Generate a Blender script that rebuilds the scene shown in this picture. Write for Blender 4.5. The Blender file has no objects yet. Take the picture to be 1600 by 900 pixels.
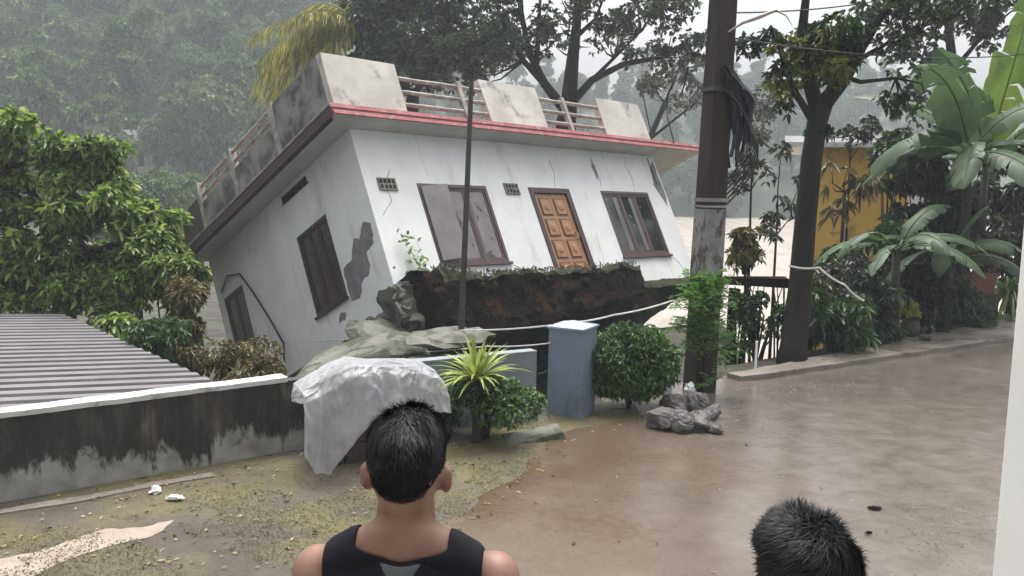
import bpy, bmesh, math, random
import numpy as np
from mathutils import Vector, Matrix, noise
R_ = math.radians
rng = np.random.default_rng(7)
random.seed(7)
S = bpy.context.scene
COL = S.collection

# ------------------------------------------------------------------ camera, sky, sun, exposure
FPX = 1344.07                     # focal length in pixels of the 1600 px wide photograph
CAMH = 2.9
cam_d = bpy.data.cameras.new('camera'); cam = bpy.data.objects.new('camera', cam_d); COL.objects.link(cam)
CAM = Matrix.Translation((0, 0, CAMH)) @ Matrix.Rotation(R_(83), 4, 'X') @ Matrix.Rotation(R_(1.0), 4, 'Z')
cam.matrix_world = CAM
cam_d.sensor_width = 36; cam_d.lens = 36 * FPX / 1600; cam_d.clip_start = .05; cam_d.clip_end = 2500
S.camera = cam
S.view_settings.view_transform = 'Standard'; S.view_settings.look = 'None'; S.view_settings.gamma = 1
S.view_settings.exposure = 1.28
W = bpy.data.worlds.new('World'); S.world = W; W.use_nodes = True
nt = W.node_tree; bg = nt.nodes['Background']
sky = nt.nodes.new('ShaderNodeTexSky'); sky.sky_type = 'NISHITA'; sky.sun_disc = False
sky.sun_elevation = R_(72); sky.sun_rotation = R_(8); sky.dust_density = 10; sky.air_density = 1.0; sky.ozone_density = 1
hs = nt.nodes.new('ShaderNodeHueSaturation'); hs.inputs['Saturation'].default_value = .22
nt.links.new(sky.outputs[0], hs.inputs['Color']); nt.links.new(hs.outputs[0], bg.inputs['Color'])
bg.inputs['Strength'].default_value = .15
sun_d = bpy.data.lights.new('sun', 'SUN'); sun = bpy.data.objects.new('sun', sun_d); COL.objects.link(sun)
sun_d.energy = .6; sun_d.angle = R_(35); sun_d.color = (1, .98, .95)
# direction towards the sun: elevation 72, high in front of the camera
sun.rotation_euler = Vector((math.sin(R_(8)) * math.cos(R_(72)), math.cos(R_(8)) * math.cos(R_(72)), math.sin(R_(72)))).to_track_quat('Z', 'Y').to_euler()

def px(u, v, d):                  # a real point d metres in front of the camera seen at photo pixel u, v
    return CAM @ Vector(((u - 800) / FPX * d, -(v - 450) / FPX * d, -d))
def gp(u, v, z=0.0):              # the point at height z seen at photo pixel u, v
    a = px(u, v, 1); c = Vector((0, 0, CAMH)); k = (z - CAMH) / (a.z - CAMH)
    return c + (a - c) * k

# ------------------------------------------------------------------ helpers
def tag(o, label=None, cat=None, group=None, kind=None):
    if label: o['label'] = label
    if cat: o['category'] = cat
    if group: o['group'] = group
    if kind: o['kind'] = kind
    return o
def empty(name, loc=(0, 0, 0), label=None, cat=None, group=None, rz=0):
    o = bpy.data.objects.new(name, None); COL.objects.link(o); o.location = loc; o.rotation_euler = (0, 0, rz); o.empty_display_size = .2
    return tag(o, label, cat, group)
class MB:
    def __init__(s): s.v = []; s.f = []; s.n = 0
    def add(s, v, f):
        v = np.asarray(v, float).reshape(-1, 3); k = s.n; s.v.append(v); s.f += [tuple(i + k for i in q) for q in f]; s.n += len(v); return s
    def box(s, a, b, jit=0, M=None):
        (x0, y0, z0), (x1, y1, z1) = a, b
        v = np.array([(x0, y0, z0), (x1, y0, z0), (x1, y1, z0), (x0, y1, z0), (x0, y0, z1), (x1, y0, z1), (x1, y1, z1), (x0, y1, z1)], float)
        if jit: v += rng.normal(0, jit, v.shape)
        if M is not None: v = np.array([M @ Vector(p) for p in v])
        return s.add(v, [(0, 3, 2, 1), (4, 5, 6, 7), (0, 1, 5, 4), (1, 2, 6, 5), (2, 3, 7, 6), (3, 0, 4, 7)])
    def tube(s, pts, rad, n=8, cap=True, flat=1.0):
        pts = [Vector(p) for p in pts]
        if not hasattr(rad, '__len__'): rad = [rad] * len(pts)
        t0 = (pts[1] - pts[0]).normalized(); up = Vector((0, 0, 1)) if abs(t0.z) < .9 else Vector((1, 0, 0))
        u = t0.cross(up).normalized(); V = []
        for i, p in enumerate(pts):
            t = (pts[min(i + 1, len(pts) - 1)] - pts[max(i - 1, 0)]).normalized()
            u = (u - t * u.dot(t)).normalized(); w = t.cross(u)
            for k in range(n):
                a = 2 * math.pi * k / n; V.append(p + (u * math.cos(a) + w * math.sin(a) * flat) * rad[i])
        F = [(i * n + k, i * n + (k + 1) % n, (i + 1) * n + (k + 1) % n, (i + 1) * n + k) for i in range(len(pts) - 1) for k in range(n)]
        if cap: F += [tuple(range(n - 1, -1, -1)), tuple(range((len(pts) - 1) * n, len(pts) * n))]
        return s.add([tuple(p) for p in V], F)
    def ball(s, c, r, M=None, nu=16, nv=10, amp=0, fr=2.0, seed=0):
        V = []; c = Vector(c)
        if not hasattr(r, '__len__'): r = (r, r, r)
        for j in range(nv + 1):
            th = math.pi * j / nv
            for i in range(nu):
                ph = 2 * math.pi * i / nu
                d = Vector((math.sin(th) * math.cos(ph), math.sin(th) * math.sin(ph), math.cos(th)))
                k = 1 + (amp * noise.noise(d * fr + Vector((seed * 7.3, 0, seed))) if amp else 0)
                p = Vector((d.x * r[0], d.y * r[1], d.z * r[2])) * k
                if M is not None: p = M @ p
                V.append(tuple(c + p))
        F = [(j * nu + i, (j + 1) * nu + i, (j + 1) * nu + (i + 1) % nu, j * nu + (i + 1) % nu) for j in range(nv) for i in range(nu)]
        return s.add(V, F)
    def build(s, name, m=None, parent=None, smooth=False):
        me = bpy.data.meshes.new(name); v = np.concatenate(s.v) if s.v else np.zeros((0, 3))
        me.from_pydata(v.tolist(), [], s.f); me.update()
        if smooth: me.shade_smooth()
        if m: me.materials.append(m)
        o = bpy.data.objects.new(name, me); COL.objects.link(o)
        if parent is not None: o.parent = parent
        return o
def fast_mesh(name, V, nper, Fl, m, parent=None):
    """V (n,nper,3) verts of n leaves, Fl list of faces (same length) within one leaf"""
    n = V.shape[0]; k = len(Fl[0]); F = np.array(Fl)[None] + (np.arange(n) * nper)[:, None, None]; F = F.reshape(-1)
    me = bpy.data.meshes.new(name); me.vertices.add(n * nper); me.vertices.foreach_set('co', V.reshape(-1).astype(np.float32))
    nf = n * len(Fl); me.loops.add(nf * k); me.loops.foreach_set('vertex_index', F.astype(np.int32))
    me.polygons.add(nf); me.polygons.foreach_set('loop_start', (np.arange(nf) * k).astype(np.int32))
    me.update(calc_edges=True); me.validate(); me.materials.append(m)
    o = bpy.data.objects.new(name, me); COL.objects.link(o)
    if parent is not None: o.parent = parent
    return o
def nrm(a): return a / (np.linalg.norm(a, axis=-1, keepdims=True) + 1e-9)
def leaves(P, D, L, Wd, up=None, fold=.25, droop=.25):
    """leaf shapes: base P, direction D, lengths L, widths Wd -> (n,6,3); two quads folded on the midrib, tips drooping"""
    n = len(P); D = nrm(D); L = np.broadcast_to(L, n)[:, None]; Wd = np.broadcast_to(Wd, n)[:, None]
    if up is None: up = nrm(np.array([0, 0, 1.0]) + rng.normal(0, .5, (n, 3)))
    s = nrm(np.cross(D, up)); u = nrm(np.cross(s, D))
    g = np.array([0, 0, -1.0])
    b = P; t = P + D * L + g * L * droop
    m1 = P + D * L * .35 + g * L * droop * .1; m2 = P + D * L * .72 + g * L * droop * .5
    l1 = m1 + s * Wd * .5 + u * Wd * fold; r1 = m1 - s * Wd * .5 + u * Wd * fold
    l2 = m2 + s * Wd * .38 + u * Wd * fold * .8; r2 = m2 - s * Wd * .38 + u * Wd * fold * .8
    return np.stack([b, l1, l2, t, r2, r1], 1)
LF = [(0, 1, 2, 3), (0, 3, 4, 5)]
def whorl(C, O, k, L, Wd, spread=.9, droop=.3):
    """k leaves radiating from each centre C, leaning outward along O"""
    n = len(C); C = np.repeat(C, k, 0); O = np.repeat(nrm(O), k, 0)
    D = O * (1 - spread * .5) + nrm(rng.normal(0, 1, (n * k, 3))) * spread
    return leaves(C, D, L * rng.uniform(.6, 1.2, n * k), Wd * rng.uniform(.7, 1.2, n * k), droop=droop)
def lobes(c, r, n, lr):
    """lobe centres on and inside an ellipsoid"""
    d = nrm(rng.normal(0, 1, (n, 3))); k = rng.uniform(.35, 1, (n, 1))
    return np.array(c) + d * k * np.array(r), rng.uniform(.6, 1.2, n) * lr
def on_lobes(C, Rr, n, flat=.8, inner=.35):
    w = Rr ** 2; i = rng.choice(len(C), n, p=w / w.sum()); d = nrm(rng.normal(0, 1, (n, 3))); d[:, 2] = np.where(rng.random(n) < .3, d[:, 2], np.abs(d[:, 2]))
    k = 1 - inner * rng.random(n) ** 1.5
    return C[i] + d * (Rr[i] * k)[:, None] * np.array([1, 1, flat]), d

# ------------------------------------------------------------------ materials
def base_mat(name):
    m = bpy.data.materials.new(name); m.use_nodes = True; t = m.node_tree; return m, t, t.nodes['Principled BSDF']
def _noise(t, sc, det=6, rough=.6, dist=0, mapping=None, coord='Object'):
    tc = t.nodes.new('ShaderNodeTexCoord'); n = t.nodes.new('ShaderNodeTexNoise'); n.inputs['Scale'].default_value = sc
    n.inputs['Detail'].default_value = det; n.inputs['Roughness'].default_value = rough; n.inputs['Distortion'].default_value = dist
    mp = t.nodes.new('ShaderNodeMapping'); t.links.new(tc.outputs[coord], mp.inputs[0]); t.links.new(mp.outputs[0], n.inputs['Vector'])
    if mapping: mp.inputs['Scale'].default_value = mapping
    return n
def _ramp(t, src, stops):
    r = t.nodes.new('ShaderNodeValToRGB'); t.links.new(src, r.inputs[0]); e = r.color_ramp.elements
    while len(e) < len(stops): e.new(.5)
    for i, (p, c) in enumerate(stops):
        e[i].position = p; e[i].color = (c[0], c[1], c[2], 1) if hasattr(c, '__len__') else (c, c, c, 1)
    return r
def _mix(t, f, a, b):
    m = t.nodes.new('ShaderNodeMix'); m.data_type = 'RGBA'
    for s, x in ((m.inputs['Factor'], f), (m.inputs[6], a), (m.inputs[7], b)):
        if hasattr(x, 'is_output'): t.links.new(x, s)
        else: s.default_value = x if not hasattr(x, '__len__') else (x[0], x[1], x[2], 1)
    return m.outputs[2]
def _math(t, op, a, b=0.0, c=None):
    m = t.nodes.new('ShaderNodeMath'); m.operation = op
    for i, x in enumerate((a, b) if c is None else (a, b, c)):
        if hasattr(x, 'is_output'): t.links.new(x, m.inputs[i])
        else: m.inputs[i].default_value = x
    return m.outputs[0]
def _bump(t, b, src, strength, dist=.02):
    n = t.nodes.new('ShaderNodeBump'); n.inputs['Strength'].default_value = strength; n.inputs['Distance'].default_value = dist
    t.links.new(src, n.inputs['Height']); t.links.new(n.outputs[0], b.inputs['Normal'])
def mat(name, c1, c2=None, sc=4, rough=.8, bump=.3, bsc=None, mapping=None, metallic=0, lo=.35, hi=.65, dist=.02, stain=None, ssc=2, slo=.5, shi=.6, smap=None, spec=.5):
    m, t, b = base_mat(name); c2 = c2 or tuple(x * .6 for x in c1)
    n = _noise(t, sc, mapping=mapping); col = _ramp(t, n.outputs[0], [(lo, c1), (hi, c2)]).outputs[0]
    if stain:
        s = _noise(t, ssc, 8, .65, .3, smap); f = _ramp(t, s.outputs[0], [(slo, 0), (shi, 1)]).outputs[0]; col = _mix(t, f, col, stain)
    t.links.new(col, b.inputs['Base Color']); b.inputs['Roughness'].default_value = rough; b.inputs['Metallic'].default_value = metallic
    b.inputs['Specular IOR Level'].default_value = spec
    if bump: n2 = _noise(t, bsc or sc * 6, 8, .7); _bump(t, b, n2.outputs[0], bump, dist)
    return m
def leafmat(name, stops, rough=.42, tr=.3, hs_=0):
    m, t, b = base_mat(name); g = t.nodes.new('ShaderNodeNewGeometry')
    r = _ramp(t, g.outputs['Random Per Island'], [(i / (len(stops) - 1), c) for i, c in enumerate(stops)])
    n = _noise(t, 1.2, 3); f = _ramp(t, n.outputs[0], [(.35, .62), (.65, 1.25)])
    mx = t.nodes.new('ShaderNodeMix'); mx.data_type = 'RGBA'; mx.blend_type = 'MULTIPLY'; mx.inputs['Factor'].default_value = 1
    t.links.new(r.outputs[0], mx.inputs[6]); t.links.new(f.outputs[0], mx.inputs[7]); col = mx.outputs[2]
    t.links.new(col, b.inputs['Base Color']); b.inputs['Roughness'].default_value = rough
    if tr:
        T = t.nodes.new('ShaderNodeBsdfTranslucent'); t.links.new(col, T.inputs[0]); M = t.nodes.new('ShaderNodeMixShader'); M.inputs[0].default_value = tr
        o = t.nodes['Material Output']; t.links.new(b.outputs[0], M.inputs[1]); t.links.new(T.outputs[0], M.inputs[2]); t.links.new(M.outputs[0], o.inputs['Surface'])
    return m
M = {}
M['bark'] = mat('dark_wet_bark', (.022, .016, .013), (.008, .006, .006), 5, .8, .8, 25, (3, 3, .6), spec=.2)
M['barkg'] = mat('mossy_bark', (.03, .025, .018), (.012, .01, .007), 5, .75, .8, 25, (3, 3, .6), stain=(.03, .04, .012), ssc=3, slo=.5)
M['leaf_bright'] = leafmat('bright_leaf', [(.02, .045, .01), (.05, .1, .018), (.15, .25, .04), (.3, .4, .08), (.42, .48, .13), (.1, .18, .03), (.03, .06, .012)], tr=.4)
M['leaf_mid'] = leafmat('mid_leaf', [(.02, .05, .015), (.04, .09, .02), (.07, .13, .03), (.03, .06, .016)])
M['leaf_dark'] = leafmat('dark_leaf', [(.012, .026, .01), (.026, .05, .018), (.05, .085, .03), (.018, .034, .013), (.08, .12, .045)])
M['leaf_grey'] = leafmat('dull_leaf', [(.03, .045, .03), (.05, .07, .04), (.08, .09, .05), (.05, .04, .03)])
M['leaf_dry'] = leafmat('yellowing_leaf', [(.06, .075, .02), (.13, .12, .035), (.2, .15, .05), (.09, .06, .025), (.05, .07, .02)])
M['leaf_yg'] = leafmat('yellow_green_leaf', [(.06, .09, .015), (.17, .2, .03), (.28, .3, .05), (.09, .08, .02), (.36, .35, .08)], tr=.45)
M['leaf_yellow'] = leafmat('yellow_leaf', [(.4, .38, .03), (.55, .5, .05), (.3, .34, .04), (.5, .42, .06)])
M['leaf_red'] = leafmat('reddish_leaf', [(.16, .04, .03), (.1, .09, .03), (.22, .09, .05), (.05, .08, .02)])
M['leaf_bush'] = leafmat('bush_leaf', [(.015, .045, .01), (.04, .1, .02), (.08, .17, .03), (.15, .25, .055), (.02, .055, .012)], rough=.45)
M['leaf_fern'] = leafmat('fern_leaf', [(.04, .12, .015), (.09, .22, .02), (.15, .32, .03), (.06, .14, .02)], tr=.4)
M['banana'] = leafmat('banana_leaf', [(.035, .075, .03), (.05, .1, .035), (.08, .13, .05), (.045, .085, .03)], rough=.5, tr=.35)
M['banana_lit'] = leafmat('lit_banana_leaf', [(.1, .18, .025), (.16, .26, .035), (.2, .28, .04)], rough=.5, tr=.55)  # lit copy of the banana leaf, its brightness put into the colour
M['frond'] = leafmat('palm_frond', [(.14, .18, .04), (.34, .33, .07), (.5, .43, .12), (.2, .22, .05), (.09, .12, .03)], tr=.45)
M['spiky'] = leafmat('yellow_green_strap_leaf', [(.2, .3, .05), (.34, .42, .08), (.45, .5, .14)], tr=.35)
M['palegreen'] = leafmat('pale_grassy_leaf', [(.1, .19, .05), (.2, .3, .1), (.28, .36, .15)], tr=.35)
M['forest'] = leafmat('forest_leaf', [(.04, .075, .025), (.085, .14, .04), (.18, .25, .07), (.05, .09, .03)], rough=.7, tr=.25)
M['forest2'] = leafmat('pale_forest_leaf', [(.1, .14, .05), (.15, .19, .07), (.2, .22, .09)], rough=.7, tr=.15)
M['wallw'] = mat('white_painted_plaster', (.7, .71, .7), (.6, .61, .6), 1.2, .75, .12, 40, stain=(.4, .4, .35), ssc=2.2, slo=.57, shi=.78, smap=(1, 1, .25), dist=.004)
M['soffit'] = mat('grey_soffit', (.56, .57, .56), (.46, .47, .46), 2, .8, .1)
M['fascia_red'] = mat('red_painted_fascia', (.20, .03, .035), (.09, .018, .02), 3, .5, .15, 30, mapping=(1, 1, 1), stain=(.04, .02, .02), ssc=4, slo=.58)
M['maroon'] = mat('dark_maroon_fascia', (.05, .014, .017), (.028, .01, .012), 3, .6, .15, 30, stain=(.03, .018, .018), ssc=4, slo=.55)
M['fascia_pink'] = mat('faded_pink_fascia', (.44, .15, .15), (.3, .08, .09), 4, .6, .1, 30, stain=(.42, .34, .32), ssc=6, slo=.55, shi=.7)
M['parapet'] = mat('weathered_parapet', (.52, .5, .45), (.38, .36, .33), 1.5, .85, .3, 30, stain=(.09, .09, .085), ssc=1.7, slo=.56, shi=.72)
M['parapet_dark'] = mat('mouldy_parapet', (.22, .215, .2), (.1, .1, .1), 2.2, .85, .4, 30, stain=(.045, .05, .045), ssc=2.2, slo=.48, shi=.62)
M['rail'] = mat('weathered_rail', (.36, .34, .3), (.16, .15, .14), 5, .8, .3)
M['wood_dark'] = mat('dark_maroon_wood', (.05, .02, .022), (.025, .012, .014), 4, .45, .15, mapping=(4, 4, .6))
M['wood_frame'] = mat('brown_window_frame', (.085, .05, .045), (.05, .03, .03), 5, .5, .15, mapping=(4, 4, .6))
M['wood_door'] = mat('carved_teak_door', (.36, .18, .075), (.24, .11, .045), 5, .4, .3, 20, mapping=(6, 6, .7))
M['wood_doord'] = mat('carved_teak_groove', (.13, .055, .022), (.09, .04, .02), 5, .5, .2)
M['pane'] = mat('painted_reflection_pane', (.17, .15, .155), (.13, .11, .115), 3, .18, .03, 8, stain=(.018, .018, .02), ssc=3.2, slo=.56, shi=.6, smap=(1, 1, .7))  # mauve grey and dark blotches: sky reflection painted into the pane colour
M['shutter'] = mat('grey_open_shutter', (.2, .185, .18), (.15, .135, .135), 3, .4, .05)
M['pane_dark'] = mat('dark_glass_painted_glints', (.022, .024, .026), (.01, .011, .012), 3, .07, .03, 6, stain=(.3, .3, .29), ssc=4, slo=.64, shi=.68, smap=(1, 1, .5))  # pale blotches are reflections painted onto the dark glass
M['pane_side'] = mat('dark_side_glass', (.02, .014, .015), (.03, .02, .022), 3, .2, .05)
M['curtain'] = mat('grey_curtain', (.16, .155, .15), (.09, .085, .085), 4, .5, .1, mapping=(3, 3, .3))
M['vent'] = mat('grimy_vent_grille', (.22, .21, .17), (.08, .08, .06), 12, .8, .4)
M['black'] = mat('painted_dark_opening', (.012, .011, .011), (.008, .008, .008), 4, .8, 0)  # solid black that stands for the shade inside openings
M['earth'] = mat('dark_laterite_earth', (.015, .008, .005), (.006, .0035, .002), 2.2, .95, 1.0, 6, stain=(.034, .015, .008), ssc=1.6, slo=.58, dist=.1, spec=.08)
M['earth_moss'] = mat('mossy_earth', (.06, .05, .03), (.035, .04, .02), 4, .9, 1.0, 12, stain=(.05, .07, .02), ssc=3, slo=.5, dist=.06)
M['stone_earth'] = mat('earthy_stone', (.022, .016, .012), (.01, .007, .005), 5, .9, .8, 14, spec=.1)
M['plaster_bare'] = mat('bare_cement_patch', (.2, .19, .2), (.13, .12, .13), 4, .9, .4)
M['concrete'] = mat('wet_concrete', (.33, .3, .27), (.22, .2, .18), 2, .5, .4, 20, stain=(.15, .12, .09), ssc=1.5, slo=.5, shi=.7)
M['rubble'] = mat('broken_concrete', (.16, .16, .135), (.08, .08, .065), 2, .75, .8, 14, stain=(.035, .042, .02), ssc=3, slo=.48, dist=.04)
M['rock'] = mat('wet_grey_rock', (.12, .105, .1), (.045, .04, .04), 3, .4, .8, 10, dist=.04)
M['pillar'] = mat('blue_grey_pillar_paint', (.18, .215, .28), (.135, .165, .22), 2, .55, .12, 40, stain=(.07, .08, .075), ssc=3.2, slo=.55, shi=.75, smap=(1, 1, .35))
M['pillar_cap'] = mat('pale_blue_cap', (.3, .36, .42), (.24, .29, .35), 3, .35, .1)
M['walblue'] = mat('pale_blue_grey_wall', (.21, .24, .255), (.15, .17, .18), 2, .7, .2, 30, stain=(.07, .08, .07), ssc=2, slo=.52, smap=(1, 1, .5))
M['pole'] = mat('stained_concrete_pole', (.036, .022, .018), (.016, .011, .011), 3, .7, .4, 25, mapping=(3, 3, .4), spec=.25)
M['paint_white'] = mat('peeling_white_paint', (.24, .24, .225), (.13, .13, .12), 4, .7, .2, stain=(.06, .045, .04), ssc=7, slo=.5, shi=.55, smap=(1, 1, .4))
M['steel'] = mat('grey_galvanised_metal', (.3, .3, .3), (.2, .2, .2), 6, .4, .1, metallic=.6)
M['darkmetal'] = mat('dark_metal', (.045, .042, .042), (.03, .027, .027), 6, .5, .1, metallic=.3)
M['cable'] = mat('pale_cable', (.6, .58, .55), (.45, .43, .4), 10, .6, 0)
M['cable_black'] = mat('black_cable', (.015, .015, .016), (.01, .01, .01), 10, .5, 0)
M['cloth_dark'] = mat('dark_navy_rag', (.015, .015, .028), (.05, .05, .07), 6, .6, .3, mapping=(4, 4, .5), lo=.45, hi=.7)
M['ochre'] = mat('ochre_painted_wall', (.72, .46, .09), (.62, .37, .07), 1, .75, .15, stain=(.4, .26, .08), ssc=1.2, slo=.55)
M['tin'] = mat('grey_tin_sheet', (.16, .155, .16), (.11, .105, .11), 1.4, .55, .05, 20, metallic=.0, spec=.3, mapping=(1, .2, 1), stain=(.12, .11, .11), ssc=1.5, slo=.5, shi=.75)
M['tin_dirt_shade'] = mat('grimy_shaded_tin_trough', (.04, .036, .04), (.025, .022, .025), 2, .7, .1, 20, spec=.1, stain=(.07, .065, .065), ssc=1.5, slo=.55, shi=.75)  # trough grime, with the shading between ribs also put into the colour
M['white'] = mat('white_paint', (.82, .82, .79), (.74, .74, .71), 2, .6, .08, 30)
M['trim_white'] = mat('wet_white_coping', (.55, .55, .53), (.44, .44, .42), 3, .4, .2, 20, stain=(.16, .16, .13), ssc=6, slo=.55, shi=.7)
M['terracotta'] = mat('terracotta', (.2, .07, .045), (.12, .045, .03), 5, .7, .3)
M['potbrown'] = mat('mossy_brown_pot', (.075, .06, .04), (.04, .035, .025), 5, .6, .4)
M['skin'] = mat('brown_skin', (.22, .115, .078), (.18, .09, .06), 12, .48, .06, 60, dist=.003)
M['hair'] = mat('wet_black_hair', (.004, .004, .005), (.007, .006, .006), 30, .5, .3, 160, dist=.003, spec=.22)
M['hair_base'] = mat('dark_hair_base', (.004, .004, .004), (.006, .005, .005), 30, .85, .5, 200, dist=.004, spec=.04)
M['vest'] = mat('black_vest_cloth', (.01, .01, .014), (.007, .007, .01), 20, .85, .2, 200, dist=.002, spec=.15)
M['vestgrey'] = mat('grey_vest_panel', (.075, .08, .085), (.06, .065, .07), 20, .75, .2, 200, dist=.002)
M['shirt'] = mat('dark_maroon_shirt', (.08, .025, .03), (.06, .02, .025), 10, .8, .2)
M['shorts'] = mat('navy_shorts', (.03, .035, .06), (.02, .025, .04), 10, .8, .2)
M['brick'] = mat('laterite_block', (.05, .028, .02), (.025, .015, .012), 4, .85, .8, 15)
M['paper'] = mat('white_litter', (.75, .75, .73), (.65, .65, .62), 10, .6, .2)
M['litter'] = leafmat('fallen_leaf', [(.16, .13, .04), (.1, .075, .03), (.22, .17, .07), (.09, .1, .03)], rough=.5, tr=0)
M['grass'] = leafmat('short_grass', [(.1, .13, .03), (.17, .18, .05), (.24, .21, .08), (.16, .12, .06)], rough=.5, tr=.4)
M['gravel'] = leafmat('dark_gravel', [(.03, .027, .024), (.07, .065, .06), (.13, .12, .105), (.045, .04, .035)], rough=.8, tr=0)
# tarpaulin: thin milky plastic sheet
m, t, b = base_mat('milky_plastic_sheet'); n = _noise(t, 3, 5)
t.links.new(_ramp(t, n.outputs[0], [(.3, (.24, .23, .22)), (.45, (.42, .42, .44)), (.62, (.56, .56, .58))]).outputs[0], b.inputs['Base Color']); b.inputs['Roughness'].default_value = .3
n2 = _noise(t, 9, 6, .6, .8); _bump(t, b, n2.outputs[0], .4, .015); M['tarp'] = m
TR = t.nodes.new('ShaderNodeBsdfTransparent'); TL = t.nodes.new('ShaderNodeBsdfTranslucent'); TL.inputs[0].default_value = (.7, .7, .74, 1)
mx1 = t.nodes.new('ShaderNodeMixShader'); mx1.inputs[0].default_value = .35; t.links.new(b.outputs[0], mx1.inputs[1]); t.links.new(TL.outputs[0], mx1.inputs[2])
mx2 = t.nodes.new('ShaderNodeMixShader'); t.links.new(_ramp(t, _noise(t, 2.2, 4).outputs[0], [(.3, .18), (.7, .5)]).outputs[0], mx2.inputs[0]); t.links.new(mx1.outputs[0], mx2.inputs[1]); t.links.new(TR.outputs[0], mx2.inputs[2]); t.links.new(mx2.outputs[0], t.nodes['Material Output'].inputs['Surface'])
# compound wall: black mould over pale plaster, mould reaching down to an uneven line
m, t, b = base_mat('mouldy_plaster_wall'); tc = t.nodes.new('ShaderNodeTexCoord'); sx = t.nodes.new('ShaderNodeSeparateXYZ'); t.links.new(tc.outputs['Object'], sx.inputs[0])
n = _noise(t, 4.6, 9, .68, .5, (1, 1, .4)); n3 = _noise(t, .8, 3, .5)
k = _math(t, 'MULTIPLY_ADD', n.outputs[0], 1.15, _math(t, 'MULTIPLY_ADD', n3.outputs[0], .9, sx.outputs['Z']))
mask = _ramp(t, k, [(.0, 0), (1, 1)]).outputs[0]
k2 = _math(t, 'MULTIPLY_ADD', _math(t, 'SUBTRACT', k, 1.14), 9.0, 0)
mask = _ramp(t, k2, [(0, 0), (1, 1)]).outputs[0]
pale = _ramp(t, _noise(t, 5, 6, .6).outputs[0], [(.35, (.3, .29, .26)), (.65, (.17, .165, .145))]).outputs[0]
dk = _ramp(t, _noise(t, 6, 8, .7, 0, (1, 1, .25)).outputs[0], [(.36, (.007, .007, .006)), (.5, (.02, .018, .013)), (.6, (.05, .042, .028)), (.72, (.13, .12, .095))]).outputs[0]
t.links.new(_mix(t, mask, pale, dk), b.inputs['Base Color']); b.inputs['Roughness'].default_value = .6; _bump(t, b, _noise(t, 25, 8, .7).outputs[0], .5, .01); M['mould'] = m
# ground: wet mud, moss and silt patches
def groundmat(name, cols, sc, moss=None, mscale=.9, mlo=.45, mhi=.6, r0=.12, r1=.6, wet=1.0, bump=.5, bdist=.03):
    m, t, b = base_mat(name); n = _noise(t, sc, 9, .65, .3); col = _ramp(t, n.outputs[0], cols).outputs[0]
    g = _noise(t, 26, 6, .75); col = _mix(t, _ramp(t, g.outputs[0], [(.5, 0), (.72, .55)]).outputs[0], col, tuple(x * .35 for x in cols[0][1]))
    if moss:
        q = _noise(t, mscale, 7, .6, .2); f = _ramp(t, q.outputs[0], [(mlo, 0), (mhi, 1)]).outputs[0]
        mc = _ramp(t, _noise(t, 9, 6, .7).outputs[0], moss).outputs[0]; col = _mix(t, f, col, mc)
    t.links.new(col, b.inputs['Base Color'])
    w = _noise(t, wet, 6, .6, .5, (1, 1.6, 1)); t.links.new(_ramp(t, w.outputs[0], [(.38, r0), (.62, r1)]).outputs[0], b.inputs['Roughness'])
    _bump(t, b, _noise(t, 16, 9, .72).outputs[0], bump, bdist); return m
M['mud'] = groundmat('wet_mossy_soil', [(.3, (.12, .1, .075)), (.5, (.08, .066, .048)), (.7, (.05, .043, .032))], 1.1,
                     [(.3, (.075, .08, .02)), (.5, (.13, .115, .045)), (.7, (.06, .048, .025))], .8, .46, .58, .25, .7, bump=.9, bdist=.04)
M['road'] = groundmat('wet_muddy_concrete_road', [(.3, (.07, .048, .028)), (.5, (.1, .074, .05)), (.7, (.14, .115, .09))], .5,
                      [(.3, (.05, .03, .014)), (.6, (.085, .055, .03))], .4, .46, .6, .03, .2, .5, .4, .006)
M['kerbm'] = groundmat('wet_kerb_concrete', [(.3, (.13, .11, .09)), (.5, (.19, .165, .14)), (.7, (.23, .2, .175))], 1.5, r0=.2, r1=.6)
M['silt'] = groundmat('pale_sandy_silt', [(.3, (.25, .2, .15)), (.5, (.3, .25, .2)), (.7, (.2, .16, .12))], 2, r0=.3, r1=.7)
M['bank'] = groundmat('dark_river_bank', [(.3, (.06, .045, .03)), (.5, (.035, .028, .02)), (.7, (.025, .025, .015))], 1.2,
                      [(.3, (.03, .04, .015)), (.6, (.05, .06, .02))], .6, .5, .6, .5, .9, bump=.9, bdist=.08)
M['hill'] = groundmat('shaded_green_hillside', [(.3, (.03, .045, .02)), (.5, (.04, .055, .022)), (.7, (.055, .07, .03))], .06, r0=.8, r1=.95, bump=.3)  # dark green, shadow in the gaps between trees put into the colour
t = M['road'].node_tree; b_ = t.nodes['Principled BSDF']; src = b_.inputs['Base Color'].links[0].from_socket; tc = t.nodes.new('ShaderNodeTexCoord'); sx = t.nodes.new('ShaderNodeSeparateXYZ'); t.links.new(tc.outputs['Object'], sx.inputs[0])
nn_ = _noise(t, .6, 7, .65, .6, (1.6, .7, 1)); k_ = _math(t, 'MULTIPLY_ADD', nn_.outputs[0], 3.5, sx.outputs['X']); f_ = _ramp(t, _math(t, 'MULTIPLY', k_, .2), [(.55, 0), (.95, .85)]).outputs[0]
gr = _ramp(t, _noise(t, 2.6, 9, .72, .3, (1, 1.25, 1)).outputs[0], [(.34, (.09, .078, .067)), (.55, (.135, .12, .106)), (.7, (.165, .15, .135))]).outputs[0]
t.links.new(_mix(t, f_, src, gr), b_.inputs['Base Color'])
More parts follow.
